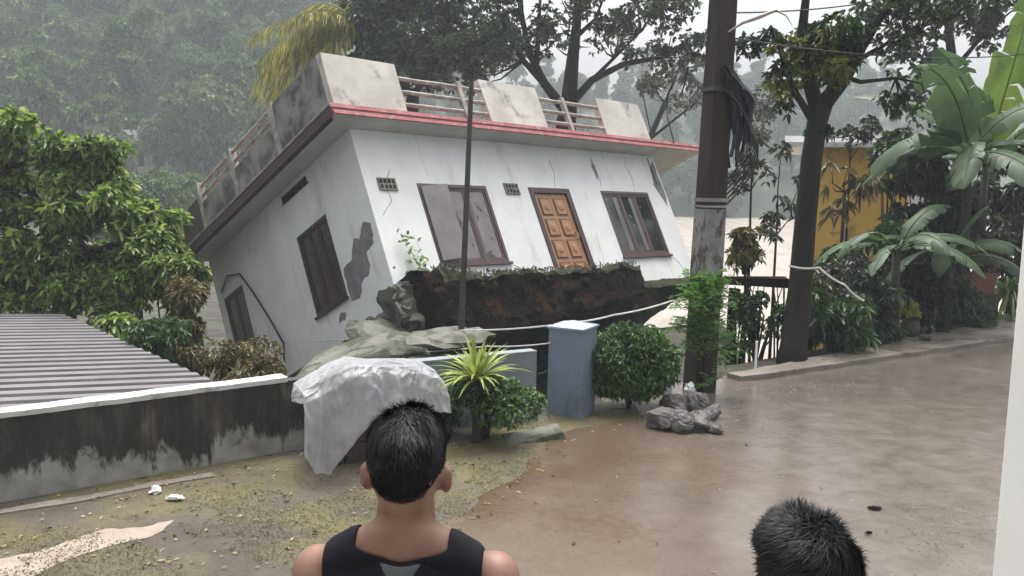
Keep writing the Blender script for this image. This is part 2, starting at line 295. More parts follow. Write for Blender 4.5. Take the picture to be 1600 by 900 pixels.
# flood water: milky brown, rippled
m, t, b = base_mat('silty_flood_water'); n = _noise(t, .5, 6, .6, .5, (1, .35, 1))
t.links.new(_ramp(t, n.outputs[0], [(.35, (.36, .31, .26)), (.65, (.48, .43, .38))]).outputs[0], b.inputs['Base Color']); b.inputs['Roughness'].default_value = .22
_bump(t, b, _noise(t, 1.6, 7, .65, .4, (1, .5, 1)).outputs[0], .5, .15); M['water'] = m

# ------------------------------------------------------------------ terrain
EDGE = [(-60, -33.9), (-20, -4.17), (-4.51, 7.34), (-2.37, 8.93), (.38, 10.45), (2.2, 12.2), (3.7, 13.1), (7.2, 15.9), (11.8, 19.6), (45, 46)]
EX = np.array([p[0] for p in EDGE]); EY = np.array([p[1] for p in EDGE])
def sst(a, b, x): t = np.clip((x - a) / (b - a), 0, 1); return t * t * (3 - 2 * t)
def hterr(x, y):
    x = np.asarray(x, float); y = np.asarray(y, float)
    s = (y - np.interp(x, EX, EY)) * .83
    r = sst(-.5, 3, x); L = -1.5 * sst(.12, 1.0, s) - .6 * sst(3, 12, s)
    gate = -.35 * sst(.1, 2.5, s) - 1.7 * sst(4, 14, s); rr = -3.3 * sst(.35, 6, s)
    m = np.where(y > 13.5, sst(.24, .285, x / np.maximum(y, 1)), sst(1.8, 3.8, x)); Rr = gate * (1 - m) + rr * m
    z = L * (1 - r) + Rr * r
    riv = np.where(y > 14, sst(-.3, -.16, x / np.maximum(y, 1)), sst(-14, -6, x)) * sst(11, 17, s); z = z * (1 - riv) + np.minimum(z, -4.2) * riv
    foot = 90 + 66 * sst(-34, -4, x)
    sl = .62 - .14 * sst(-36, -6, x); top = 62 - 24 * sst(-44, -10, x) + 9 * sst(30, 120, x)
    h = top * (1 - np.exp(-np.maximum(y - foot, 0) * sl / top)) * 1.15
    z = z + np.where(y > foot, h + np.where(x > -8, 2.3 * sst(0, 4, y - foot), 0), 0)
    return z
def hz(x, y): return float(hterr(x, y))
def grid_obj(name, xs, ys, m, keep=None, dz=0, nz=0):
    X, Y = np.meshgrid(xs, ys); Z = hterr(X, Y) + dz
    if nz: Z = Z + nz * np.array([[noise.noise(Vector((a * .9, b * .9, 0))) for a, b in zip(r1, r2)] for r1, r2 in zip(X, Y)])
    V = np.stack([X, Y, Z], -1).reshape(-1, 3); nx, ny = len(xs), len(ys); F = []
    for j in range(ny - 1):
        for i in range(nx - 1):
            if keep is None or keep(.5 * (xs[i] + xs[i + 1]), .5 * (ys[j] + ys[j + 1])): F.append((j * nx + i, j * nx + i + 1, (j + 1) * nx + i + 1, (j + 1) * nx + i))
    b = MB(); b.add(V, F); return b.build(name, m, smooth=True)
xs = np.unique(np.concatenate([np.linspace(-260, -20, 49), np.linspace(-20, 20, 161), np.linspace(20, 260, 49)]))
ys = np.unique(np.concatenate([np.linspace(-30, 0, 7), np.linspace(0, 30, 121), np.linspace(30, 92, 32)]))
g = grid_obj('ground', xs, ys, None); tag(g, kind='structure')
# near yard sheet gets the mud, the slope beyond the yard edge the dark bank earth
g.data.materials.append(M['mud']); g.data.materials.append(M['bank'])
for p in g.data.polygons:
    c = p.center
    if (c.y - np.interp(c.x, EX, EY)) > .1: p.material_index = 1
h = grid_obj('hills', np.linspace(-260, 260, 105), np.linspace(86, 262, 46), M['hill'], nz=0, dz=-.3); tag(h, kind='structure')
b = MB(); b.add([(-16, 18, -2.75), (300, 18, -2.75), (300, 175, -2.75), (-16, 175, -2.75)], [(0, 1, 2, 3)]); tag(b.build('river', M['water']), kind='structure')
b = MB(); b.add([(-900, -300, -6), (900, -300, -6), (900, 900, -6), (-900, 900, -6)], [(0, 1, 2, 3)]); tag(b.build('terrain', M['hill']), kind='structure')
# road: a sheet 4 mm above the yard, its left edge uneven against the soil
edge_l = [gp(400, 1400), gp(520, 960), gp(640, 870), gp(745, 790), gp(812, 735), gp(842, 700), gp(905, 668), gp(1000, 655)]
ey = np.array([p.y for p in edge_l]); ex = np.array([p.x for p in edge_l])
def road_left(y): return float(np.interp(y, ey, ex)) + .22 * noise.noise(Vector((y * 1.5, 3, 0))) + .07 * noise.noise(Vector((y * 6, 9, 0)))
V = []; F = []; yy = np.concatenate([np.linspace(-12, 2.5, 6), np.linspace(2.6, 40, 250)]); nx = 60
for j, y in enumerate(yy):
    xl = road_left(y) if y < 12.0 else None
    xe = float(np.interp(y, EY, EX))                     # where the yard edge is at this y
    if xl is None or xl < xe + .02: xl = xe + .02 if y > 10.75 else xl
    xr = 70
    for i in range(nx):
        t_ = (i / (nx - 1)) ** 2.2; x = xl + (xr - xl) * t_; z = .004 + .008 * noise.noise(Vector((x * .7, y * .7, 1)))
        V.append((x, y, max(z, .003)))
for j in range(len(yy) - 1):
    for i in range(nx - 1): F.append((j * nx + i, j * nx + i + 1, (j + 1) * nx + i + 1, (j + 1) * nx + i))
b = MB(); b.add(V, F); tag(b.build('road', M['road'], smooth=True), kind='structure')
def strip(name, pts, width, h, m, off=0, jit=.0, n=80):
    """raised strip following pts (left edge), widening to the right-hand side"""
    P = [Vector((p[0], p[1], 0)) for p in pts]; L = [0]
    for i in range(1, len(P)): L.append(L[-1] + (P[i] - P[i - 1]).length)
    b = MB(); V = []
    for k in range(n + 1):
        s = L[-1] * k / n; x = np.interp(s, L, [p.x for p in P]); y = np.interp(s, L, [p.y for p in P]); e = L[-1] / n
        dx = np.interp(s + e, L, [p.x for p in P]) - np.interp(s - e, L, [p.x for p in P]); dy = np.interp(s + e, L, [p.y for p in P]) - np.interp(s - e, L, [p.y for p in P])
        q = math.hypot(dx, dy) or 1; nx_, ny_ = dy / q, -dx / q
        w0 = off + jit * noise.noise(Vector((s * 2, 1, 0))); w1 = off + (width if not callable(width) else width(k / n)) + jit * noise.noise(Vector((s * 2, 7, 0)))
        V += [(x + nx_ * w0, y + ny_ * w0, -.05), (x + nx_ * w0, y + ny_ * w0, h), (x + nx_ * w1, y + ny_ * w1, h), (x + nx_ * w1, y + ny_ * w1, -.05)]
    F = [(4 * k + a, 4 * k + a + 1, 4 * k + a + 5, 4 * k + a + 4) for k in range(n) for a in range(3)] + [(0, 1, 2, 3), (4 * n + 3, 4 * n + 2, 4 * n + 1, 4 * n)]
    b.add(V, F); return b.build(name, m)
tag(strip('kerb', [(3.3, 12.85), (3.7, 13.1), (7.2, 15.9), (11.8, 19.6), (30, 34)], lambda t: .28 + 1.0 * min(1, t * 4), .08, M['kerbm'], off=.0, jit=.06), kind='structure')
def flat_patch(name, P, m, z):
    Q = []
    for i in range(len(P)):
        a_, c_ = P[i], P[(i + 1) % len(P)]
        for k in range(10): v = a_.lerp(c_, k / 10); j = noise.noise_vector(v * 3) * .07 + noise.noise_vector(v * 11) * .03; Q.append((v.x + j.x, v.y + j.y, z))
    b = MB(); b.add(Q, [tuple(range(len(Q)))]); o = b.build(name, m); bm = bmesh.new(); bm.from_mesh(o.data); bmesh.ops.triangulate(bm, faces=bm.faces); bmesh.ops.recalc_face_normals(bm, faces=bm.faces); bm.to_mesh(o.data); bm.free(); return tag(o, kind='structure')
flat_patch('path', [gp(-60, 935), gp(-40, 885), gp(60, 862), gp(120, 845), gp(165, 825), gp(215, 825), gp(275, 812), gp(250, 832), gp(190, 850), gp(120, 870), gp(40, 905)], M['silt'], .004)
tag(strip('drain', [gp(-60, 806), gp(0, 797), gp(120, 779), gp(230, 757), gp(330, 740)], lambda t: .12, .014, M['kerbm'], jit=.05), kind='structure')

# ------------------------------------------------------------------ the tilted house
HR = np.array([[0.7024936791273105, -0.6470044264085464, -0.296458939811103], [-0.054884622856140985, 0.36606434425171386, -0.9289696303117244], [0.7095705102103063, 0.6688663304990846, 0.2216472940610259]])
HT = (-1.977265144586889, 0.2683701270907734, 15.074480686896303)
HM = CAM @ Matrix(((1, 0, 0, 0), (0, -1, 0, 0), (0, 0, -1, 0), (0, 0, 0, 1))) @ Matrix([list(HR[i]) + [HT[i]] for i in range(3)] + [[0, 0, 0, 1]])
house = empty('house', (0, 0, 0), 'collapsing white house tilted on its broken foundation, with red roof edge and flat roof', 'house')
house.matrix_world = HM
Wd, Dp, Ht = 9.5, 6.3, 3.45
def wall_boxes(b, axis, c0, c1, a0, a1, z0, z1, holes):
    xs_ = sorted({a0, a1, *[h[0] for h in holes], *[h[1] for h in holes]}); zs = sorted({z0, z1, *[h[2] for h in holes], *[h[3] for h in holes]})
    for i in range(len(xs_) - 1):
        for j in range(len(zs) - 1):
            mx, mz = (xs_[i] + xs_[i + 1]) / 2, (zs[j] + zs[j + 1]) / 2
            if any(h[0] < mx < h[1] and h[2] < mz < h[3] for h in holes): continue
            if axis == 'x': b.box((xs_[i], c0, zs[j]), (xs_[i + 1], c1, zs[j + 1]))
            else: b.box((c0, xs_[i], zs[j]), (c1, xs_[i + 1], zs[j + 1]))
def weld(o):
    bm = bmesh.new(); bm.from_mesh(o.data); bmesh.ops.remove_doubles(bm, verts=bm.verts, dist=.0005)
    seen = {}; kill = []
    for f in bm.faces:
        k = tuple(sorted(v.index for v in f.verts))
        if k in seen: kill += [f, seen[k]]
        else: seen[k] = f
    bmesh.ops.delete(bm, geom=list(set(kill)), context='FACES'); bm.to_mesh(o.data); bm.free()
W1 = (1.21, 3.03, .67, 2.37); DR = (4.3, 5.64, .2, 2.38); W2 = (6.79, 8.68, .67, 2.37)
SA = (1.40, 2.54, .67, 2.37); SB = (5.08, 5.98, .25, 2.37)
b = MB(); wall_boxes(b, 'x', 0, .22, 0, Wd, .0, Ht, [W1, DR, W2]); o = b.build('wall', M['wallw'], house); weld(o); o['label'] = 'white front wall with door and two windows'
b = MB(); wall_boxes(b, 'y', 0, .22, .223, Dp, -.05, Ht, [SA, SB]); o = b.build('wall', M['wallw'], house); weld(o); o['label'] = 'white side wall sunk into the ground'
b = MB(); b.box((Wd - .22, .223, 0), (Wd, Dp, Ht)); b.build('wall', M['wallw'], house)
b = MB(); b.box((.223, Dp - .22, 0), (Wd - .223, Dp - .002, Ht)); b.build('wall', M['wallw'], house)
b = MB(); b.box((.225, .225, .02), (Wd - .225, Dp - .225, .12)); b.build('floor', M['rubble'], house)
# roof slab with soffit and banded fascia
X0, X1, Y0, Y1 = -.66, 11.2, -.5, 6.35
b = MB(); b.box((X0 + .03, Y0 + .03, 3.455), (X1 - .03, Y1, 3.60)); roof = b.build('roof', M['soffit'], house)
b = MB(); b.box((X0, Y0, 3.555), (X1, Y0 + .028, 3.635)); b.box((X0 + .03, Y0 + .03, 3.602), (X1, Y1, 3.63)); b.build('roof_edge', M['fascia_pink'], roof)
b = MB(); b.box((X0 + .01, Y0 + .014, 3.50), (X1, Y0 + .028, 3.553)); b.build('fascia', M['fascia_red'], roof)
b = MB(); b.box((X0, Y0 + .03, 3.40), (X0 + .028, Y1, 3.60)); b.build('fascia', M['maroon'], roof)
b = MB(); b.box((X0 + .03, Y0 - .012, 3.43), (X1 - .2, Y0 + .028, 3.498)); b.build('fascia', M['fascia_pink'], roof)
b = MB(); b.box((X0 + .03, Y0 + .2, 3.41), (X0 + .13, Y1, 3.453)); b.build('soffit_panel', M['maroon'], roof)
b = MB(); b.box((X0 - .012, Y0 + .03, 3.602), (X0 + .028, Y1, 3.64)); b.build('roof_edge', M['rail'], roof)
# parapet: front blocks, rails and posts; side panels
for x0, x1, lean in ((-.47, 1.2, 0), (3.48, 5.25, .02), (7.42, 9.2, .03)):
    b = MB(); b.box((x0, -.36 + lean, 3.632), (x1, -.22 + lean, 4.76), jit=.012); b.build('parapet_panel', M['parapet'], roof)
for x0, x1 in ((1.21, 3.47), (5.26, 7.4)):
    for z in (4.5, 4.2, 3.92):
        b = MB(); P = [(x0 + (x1 - x0) * k / 8, -.29, z + .012 * noise.noise(Vector((x0 + k * .8, z, 0)))) for k in range(9)]; b.tube(P, .042, 6); b.build('rail', M['rail'], roof)
    b = MB(); xm = (x0 + x1) / 2 + (.5 if x0 < 3 else -.2); b.box((xm - .05, -.34, 3.632), (xm + .05, -.24, 4.62)); b.build('post', M['rail'], roof)
b = MB(); b.box((-.46, -.218, 3.632), (-.34, 1.55, 4.78), jit=.008); b.build('parapet_panel', M['parapet_dark'], roof)
for y in (1.62, 3.52, 5.15):
    b = MB(); b.box((-.48, y - .07, 3.632), (-.32, y + .07, 4.84), jit=.008); b.build('post', M['rail'], roof)
for y0, y1 in ((1.7, 3.44), (3.6, 5.07)):
    for z in (4.76, 4.54):
        b = MB(); b.tube([(-.4, y0 + (y1 - y0) * k / 6, z + .015 * noise.noise(Vector((k, z, y0)))) for k in range(7)], .04, 6); b.build('rail', M['rail'], roof)
    b = MB(); b.box((-.45, y0, 3.632), (-.35, y1, 4.36), jit=.006); b.build('parapet_panel', M['parapet_dark'], roof)
for k in range(4):                # broken slats sticking out past the sunken end
    b = MB(); x = -.42 + k * .3; b.box((x, 6.05, 3.9 - .06 * k), (x + .09, 7.1 + .1 * random.random(), 3.97 - .06 * k), jit=.012); b.build('broken_slat', M['rail'], roof)
b = MB(); b.box((-.45, 5.24, 3.75), (-.35, 6.3, 4.55), jit=.04); b.build('parapet_panel', M['brick'], roof)
b = MB(); wall_boxes(b, 'x', 6.18, 6.3, -.3, 11.1, 3.632, 4.2, []); b.build('parapet_panel', M['parapet_dark'], roof)
# windows
def window(face, op, nleaf, mats, frame_m, name='window', fw=.07, dep=.05):
    a0, a1, z0, z1 = op
    def P(a, d, z): return (a, d, z) if face == 'front' else (d, a, z)
    def bx(b, a, c, d0, d1, e, f): p = P(a, d0, e); q = P(c, d1, f); b.box(tuple(min(i, j) for i, j in zip(p, q)), tuple(max(i, j) for i, j in zip(p, q)))
    fr = MB(); bx(fr, a0, a0 + fw, -.012, .12, z0, z1); bx(fr, a1 - fw, a1, -.012, .12, z0, z1); bx(fr, a0 + fw, a1 - fw, -.012, .12, z1 - fw, z1); bx(fr, a0 + fw, a1 - fw, -.012, .12, z0, z0 + fw)
    w = (a1 - a0 - 2 * fw) / nleaf
    for k in range(1, nleaf): bx(fr, a0 + fw + k * w - .025, a0 + fw + k * w + .025, 0, .11, z0 + fw, z1 - fw)
    W_ = fr.build(name, frame_m, house)
    for k in range(nleaf):
        b = MB(); l0 = a0 + fw + k * w + (.027 if k else .002); l1 = a0 + fw + (k + 1) * w - (.027 if k < nleaf - 1 else .002)
        s = .05; bx(b, l0, l0 + s, .01, .05, z0 + fw + .003, z1 - fw - .003); bx(b, l1 - s, l1, .01, .05, z0 + fw + .003, z1 - fw - .003)
        bx(b, l0 + s, l1 - s, .01, .05, z1 - fw - s, z1 - fw - .003); bx(b, l0 + s, l1 - s, .01, .05, z0 + fw + .003, z0 + fw + s); b.build('sash', frame_m, W_)
        b = MB(); bx(b, l0 + s, l1 - s, .025, .035, z0 + fw + s, z1 - fw - s); b.build('pane', mats[k % len(mats)], W_)
    b = MB(); bx(b, a0 - .04, a1 + .04, -.06, -.013, z0 - .05, z0 - .002); b.build('sill', M['wood_frame'] if face == 'front' else frame_m, W_)
    return W_
w1 = window('front', W1, 3, [M['shutter'], M['pane'], M['pane']], M['wood_frame'])
b = MB()                          # ajar left leaf
Mx = Matrix.Translation((1.27, -.02, 0)) @ Matrix.Rotation(R_(-14), 4, 'Z'); b.box((0, -.03, .75), (.56, 0, 2.3), M=Mx); b.build('shutter', M['shutter'], w1)
w2 = window('front', W2, 3, [M['pane_dark']], M['wood_frame'])
for k in range(2):
    b = MB(); xx = 7.33 + .62 * k; V = []
    for i in range(9):
        x_ = xx - .14 + .035 * i; V += [(x_, .018 + .006 * (i % 2), .82), (x_, .018 + .006 * (i % 2), 2.22)]
    b.add(V, [(2 * i, 2 * i + 2, 2 * i + 3, 2 * i + 1) for i in range(8)]); b.build('curtain', M['curtain'], w2)
window('side', SA, 3, [M['pane_side']], M['wood_dark'])
window('side', SB, 2, [M['pane_side']], M['wood_dark'])
# door
dr = MB(); dr.box((4.3, -.02, .2), (4.42, .14, 2.38)); dr.box((5.5, -.02, .2), (5.64, .14, 2.38)); dr.box((4.42, -.02, 2.26), (5.5, .14, 2.38)); door = dr.build('door', M['wood_dark'], house)
b = MB(); b.box((4.422, .03, .2), (5.498, .08, 2.258)); leaf = b.build('door_leaf', M['wood_door'], door)
b = MB()
for x0, x1 in ((4.53, 4.9), (5.0, 5.38)):
    for z0, z1 in ((.35, .62), (.7, 1.15), (1.22, 1.65), (1.72, 2.15)):
        b.box((x0, .024, z0), (x1, .0295, z1))
b.build('panel_groove', M['wood_doord'], leaf)
b = MB()
for x0, x1 in ((4.57, 4.86), (5.04, 5.34)):
    for z0, z1 in ((.39, .58), (.74, 1.11), (1.26, 1.61), (1.76, 2.11)):
        b.box((x0, .006, z0), (x1, .0235, z1)); c = ((x0 + x1) / 2, .006, (z0 + z1) / 2); b.ball(c, (.09, .02, (z1 - z0) * .3), nu=10, nv=6)
b.build('carved_panel', M['wood_door'], leaf)
b = MB(); b.tube([(5.42, .03, 1.15), (5.42, -.03, 1.17), (5.42, -.03, 1.3), (5.42, .03, 1.32)], .014, 6); b.build('handle', M['steel'], leaf)
# vents, slot, stains, pipes
for x0 in (.29, 3.57):
    b = MB()
    b.box((x0, -.03, 2.2), (x0 + .42, -.002, 2.23)); b.box((x0, -.03, 2.42), (x0 + .42, -.002, 2.45))
    for k in range(5): b.box((x0 + .095 * k, -.028, 2.23), (x0 + .095 * k + .035, -.002, 2.42))
    b.box((x0, -.026, 2.31), (x0 + .415, -.004, 2.34)); b.build('vent', M['vent'], house)
    b = MB(); b.box((x0 + .02, -.003, 2.22), (x0 + .4, -.0015, 2.43)); b.build('vent_dark_plate', M['black'], house)  # black plate on the wall, painted dark of the opening
b = MB()
for k in range(6): b.box((-.03, 1.7 + .17 * k, 3.2), (-.003, 1.83 + .17 * k, 3.33))
b.box((-.02, 1.66, 3.17), (-.004, 2.72, 3.2)); b.build('side_vent', M['black'], house)
def patch(face, pts, m, name, d=.004, seed=0):
    """an irregular flake of missing paint, a few mm proud"""
    P = []
    for i in range(len(pts)):
        a, c = Vector(pts[i]), Vector(pts[(i + 1) % len(pts)])
        for k in range(5):
            q = a.lerp(c, k / 5); j = .05 * noise.noise_vector(Vector((q.x * 9, q.y * 9, seed))); P.append((q.x + j.x, q.y + j.y))
    cx = sum(p[0] for p in P) / len(P); cy = sum(p[1] for p in P) / len(P); n_ = len(P)
    f = (lambda a, z, e: (a, -e, z)) if face == 'front' else (lambda a, z, e: (-e, a, z))
    V = [f(p[0], p[1], d) for p in P] + [f(p[0], p[1], .0) for p in P] + [f(cx, cy, d)]
    F = [(i, (i + 1) % n_, 2 * n_) for i in range(n_)] + [(i, i + n_, (i + 1) % n_ + n_, (i + 1) % n_) for i in range(n_)]
    b = MB(); b.add(V, F); return b.build(name, m, house)
patch('side', [(1.33, .55), (1.3, 1.2), (1.0, 1.25), (.75, 1.6), (.6, 1.45), (.35, 1.75), (.15, 1.6), (.2, 1.25), (.5, 1.2), (.55, .8), (.85, .75), (1.05, .5)], M['plaster_bare'], 'bare_patch')
patch('side', [(1.9, .32), (1.75, .5), (1.6, .45), (1.65, .28)], M['plaster_bare'], 'bare_patch', seed=3)
patch('front', [(9.35, 2.0), (9.1, 2.6), (9.2, 3.1), (9.42, 3.3), (9.46, 2.3)], M['plaster_bare'], 'bare_patch', seed=5)
patch('front', [(6.85, 2.6), (6.8, 3.0), (6.86, 3.25), (6.93, 2.9)], M['plaster_bare'], 'bare_patch', seed=8)
for pts in (((6.9, 3.3), (6.85, 3.0), (6.95, 2.7), (6.88, 2.45)), ((8.2, 2.4), (8.25, 2.8), (8.15, 3.1), (8.3, 3.4)), ((5.2, 2.42), (5.35, 2.8), (5.3, 3.2)), ((.2, 1.7), (.5, 2.0), (.45, 2.3), (.7, 2.7)), ((3.1, .62), (3.4, .45), (3.5, .2)), ((8.75, .62), (9.0, .4), (9.05, .1))):
    b = MB(); q_ = []
    for i in range(len(pts) - 1):
        for k in range(6): t_ = k / 6; x = pts[i][0] * (1 - t_) + pts[i + 1][0] * t_; z = pts[i][1] * (1 - t_) + pts[i + 1][1] * t_; q_.append((x + .03 * noise.noise(Vector((x * 9, z * 9, 1))), -.001, z))
    b.tube(q_, [.004 + .004 * random.random() for _ in q_], 4); b.build('crack', M['plaster_bare'], house)
b = MB(); b.tube([(-.03, 6.0, 2.55), (-.06, 5.5, 2.75), (-.04, 5.0, 2.6), (-.05, 4.6, 2.0), (-.04, 4.2, 1.2), (-.06, 3.9, .6), (-.12, 3.95, .2)], .022, 6); b.build('pipe', M['cable_black'], house)
b = MB(); b.tube([(9.0, -.5, 3.7), (8.98, -.62, 4.4), (9.1, -.7, 5.2), (9.5, -.7, 5.8)], .02, 5); b.build('loose_wire', M['cable_black'], house)
b = MB(); b.tube([(9.9, -.52, 3.6), (9.9, -.6, 4.3), (10.3, -.7, 5.0), (10.9, -.7, 5.4)], .02, 5); b.build('loose_wire', M['cable_black'], house)
b = MB(); b.tube([(9.2, -.03, 3.35), (9.21, -.03, 2.6)], .012, 5); b.build('loose_wire', M['cable_black'], house)
# torn foundation with earth clinging to it: one heavy lump hanging in front of the floor edge
def lump(name, x0, x1, y0, y1, z0f, z1f, m, nx=110, nz=14, amp=.16, seed=0):
    V = []; ring = []
    prof = [(0, 0), (.0, .35), (.0, .7), (.02, 1), (.3, 1.0), (.6, 1), (1, 1), (1, .5), (1, 0), (.5, -.03)]
    sub = []
    for i in range(len(prof)):
        a, c = prof[i], prof[(i + 1) % len(prof)]
        for k in range(5): sub.append((a[0] + (c[0] - a[0]) * k / 5, a[1] + (c[1] - a[1]) * k / 5))
    n_ = len(sub)
    for i in range(nx + 1):
        t_ = i / nx; x = x0 + (x1 - x0) * t_; z0 = z0f(t_); z1 = z1f(t_)
        for (py, pz) in sub:
            p = Vector((x, y0 + (y1 - y0) * py, z0 + (z1 - z0) * pz)); q = noise.noise_vector(p * 1.7 + Vector((seed, 0, 0))) * amp + noise.noise_vector(p * 5) * amp * .5 + noise.noise_vector(p * 13) * amp * .28
            p += q; V.append(tuple(p))
    F = [(i * n_ + k, (i + 1) * n_ + k, (i + 1) * n_ + (k + 1) % n_, i * n_ + (k + 1) % n_) for i in range(nx) for k in range(n_)] + [tuple(range(n_)), tuple(range((nx + 1) * n_ - 1, nx * n_ - 1, -1))]
    b = MB(); b.add(V, F); return b.build(name, m, house, smooth=False)
fo = lump('foundation', .15, 6.2, -.75, 1.2, lambda t: -.85 + .35 * t - .25 * math.sin(t * 3.1) * (1 - t), lambda t: .12 + .02 * t + .28 * max(0, 1 - t * 7), M['earth'], amp=.13)
lump('foundation', 6.3, 9.3, -.1, 1.2, lambda t: -1.0 + .75 * t, lambda t: -.06, M['earth'], nx=30, amp=.1, seed=4)
lump('foundation', 1.3, 9.3, 1.0, 5.9, lambda t: -.6 + .2 * t, lambda t: -.02, M['earth'], nx=50, amp=.08, seed=9)
lump('plinth', 6.35, 9.45, -.2, .15, lambda t: -.2, lambda t: -.02, M['earth_moss'], nx=30, amp=.04, seed=6)
me_ = lump('moss_edge', .4, 6.1, -.82, -.45, lambda t: .08, lambda t: .17 + .2 * max(0, 1 - t * 6) + .07 * noise.noise(Vector((t * 14, 0, 0))), M['earth_moss'], amp=.1, seed=21)
n_ = 700; P = np.stack([rng.uniform(.4, 6.1, n_), rng.uniform(-.85, -.5, n_), .16 + .05 * rng.random(n_)], 1); P[:, 2] += .2 * np.maximum(0, 1 - (P[:, 0] - .4) / 1.0)
fast_mesh('grass_tuft', leaves(P, rng.normal(0, .6, (n_, 3)) + [0, -.3, .8], rng.uniform(.05, .14, n_), .03), 6, LF, M['leaf_grey'], me_)['kind'] = 'stuff'
b = MB()
for k in range(46):
    x = random.uniform(.3, 6.0); z = random.uniform(-.5, .05); L_ = random.uniform(.15, .55); P = [(x, -.82, z)]
    for i in range(1, 6): P.append((P[-1][0] + random.gauss(0, .03), P[-1][1] - .02 + random.gauss(0, .015), P[-1][2] - L_ / 5))
    b.tube(P, [.009 * (1 - i / 6.5) for i in range(6)], 4)
b.build('roots', M['bark'], fo)['kind'] = 'stuff'
b = MB()
for k in range(34):
    x = random.uniform(.25, 6.1); z = random.uniform(-.85, .1); q_ = random.uniform(.03, .11); b.ball((x, -.76 - random.uniform(0, .06), z), (q_ * random.uniform(.7, 1.5), q_ * .7, q_), nu=8, nv=6, amp=.6, seed=k)
b.build('stones', M['stone_earth'], fo)['kind'] = 'stuff'
lump('broken_corner', -.2, .9, -.3, .25, lambda t: -.45 - .2 * t, lambda t: .2 + .2 * t, M['rubble'], nx=26, amp=.2, seed=12)
b = MB()
for k in range(16):
    Mk = Matrix.Translation((-.12 + .3 * random.random(), .2 + .085 * k, -.12 - .05 * random.random())) @ Matrix.Rotation(random.random() * 2, 4, 'Z') @ Matrix.Rotation(random.random(), 4, 'X'); b.ball((0, 0, 0), random.uniform(.13, .24), nu=10, nv=7, amp=.7, M=Mk.to_3x3()); b.v[-1] += np.array(Mk.translation)
b.build('broken_corner', M['rubble'], house)
# climbing vine on the front corner
P = []; D = []
for k in range(60):
    t_ = k / 60; P.append((.75 - .75 * t_ + .12 * math.sin(k), -.05 - .08 * random.random(), .35 + 1.9 * t_ + .05 * random.random())); D.append((random.uniform(-1, 1), -.6, random.uniform(-.5, 1)))
P = np.array(P); P[30:, 0] = .55 + rng.normal(0, .18, 30); P[30:, 2] = .4 + np.abs(rng.normal(0, .3, 30))
fast_mesh('vine', leaves(P, np.array(D), .14, .06), 6, LF, M['palegreen'], house)

# rubble under the house: separate slabs resting on the bank
def slab(c, size, rot, label, cat, name='broken_slab', m='rubble', group=None):
    b = MB(); nx_, ny_ = 6, 5; s = size
    b.ball((0, 0, 0), s, nu=14, nv=8, amp=.35, fr=1.6, seed=int(c[0] * 10 + c[1])); v = b.v[0]; v += rng.normal(0, .02, v.shape) * (s[0] > .3); v[:, 2] = np.clip(v[:, 2], -s[2] * .55, s[2] * .55)
    o = b.build(name, M[m]); o.location = c; o.rotation_euler = rot; return tag(o, label, cat, group)
q = px(705, 527, 12.4); slab(q, (.62, .4, .09), (.12, -.02, .2), 'flat pale broken slab under the front of the tilted house beside the thin post', 'slab')
q = px(560, 548, 12.6); slab(q + Vector((0, 0, -.25)), (1.0, .7, .5), (.1, -.3, .2), 'grey lump of fallen concrete under the broken corner of the house', 'rubble')
q = px(690, 555, 12.2); slab(q + Vector((.1, 0, -.15)), (.75, .4, .22), (0, .05, .5), 'mossy rubble below the flat pale slab', 'rubble')
q = px(640, 575, 11.6); slab(q + Vector((0, 0, -.25)), (.9, .45, .3), (0, .05, .4), 'low grey rubble behind the plastic sheet', 'rubble')
q = px(598, 535, 14.4); slab(q, (.6, .5, .35), (.3, .35, .1), 'mossy grey lump of soil propping the broken house corner', 'mound', name='earth_mound', m='rubble')

# ------------------------------------------------------------------ compound wall, pillar, tarpaulin, shed
WA, WB, WC = Vector((-4.51, 7.34, 0)), Vector((-2.37, 8.93, 0)), Vector((.32, 10.42, 0))
def seg_wall(root, a, b_, h, th, m, name='wall'):
    d = (b_ - a); L = d.length; b = MB(); n_ = max(2, int(L / .4)); b.v = []; V = []; F = []
    Mx = Matrix.Translation(a) @ Matrix.Rotation(math.atan2(d.y, d.x), 4, 'Z')
    b.box((0, 0, -.1), (L, th, h), M=Mx); return b.build(name, m, root), Mx, L
cw = empty('compound_wall', WA, 'low compound wall black with mould, white painted coping, running from left to the plastic sheet', 'wall')
def W2L(root, p): return p - Vector(root.location)
a = WA + (WA - WB).normalized() * 9
dW = (WC - WB).normalized(); o, Mx, L = seg_wall(cw, W2L(cw, WB + dW * .002), W2L(cw, WB + dW * 1.2), .77, .14, M['mould']); o.name = 'wall_face'
o, Mx, L = seg_wall(cw, W2L(cw, a), W2L(cw, WB), .76, .14, M['mould']); o.name = 'wall_face'
b = MB(); V = []
for k in range(221):
    x = L * k / 220
    for (y, z) in ((-.022, .762), (-.024, .812), (.17, .815), (.17, .762)):
        j = noise.noise_vector(Vector((x * 3, y * 5, z * 9))) * .006 + noise.noise_vector(Vector((x * 14, y * 9, z * 9))) * .005; V.append(tuple(Mx @ (Vector((x, y, z)) + j)))
b.add(V, [(4 * k + a, 4 * k + (a + 1) % 4, 4 * k + 4 + (a + 1) % 4, 4 * k + 4 + a) for k in range(220) for a in range(4)] + [(3, 2, 1, 0), (880, 881, 882, 883)]); b.build('coping', M['trim_white'], cw)
cw2 = empty('compound_wall', WB, 'pale blue grey stretch of low wall between the plastic sheet and the blue pillar', 'wall')
dirw = (WC - WB).normalized(); s0 = WB + dirw * 1.21; e0 = WC - dirw * .0
o, Mx, L = seg_wall(cw2, W2L(cw2, s0), W2L(cw2, e0), .83, .14, M['walblue']); o.name = 'wall_face'
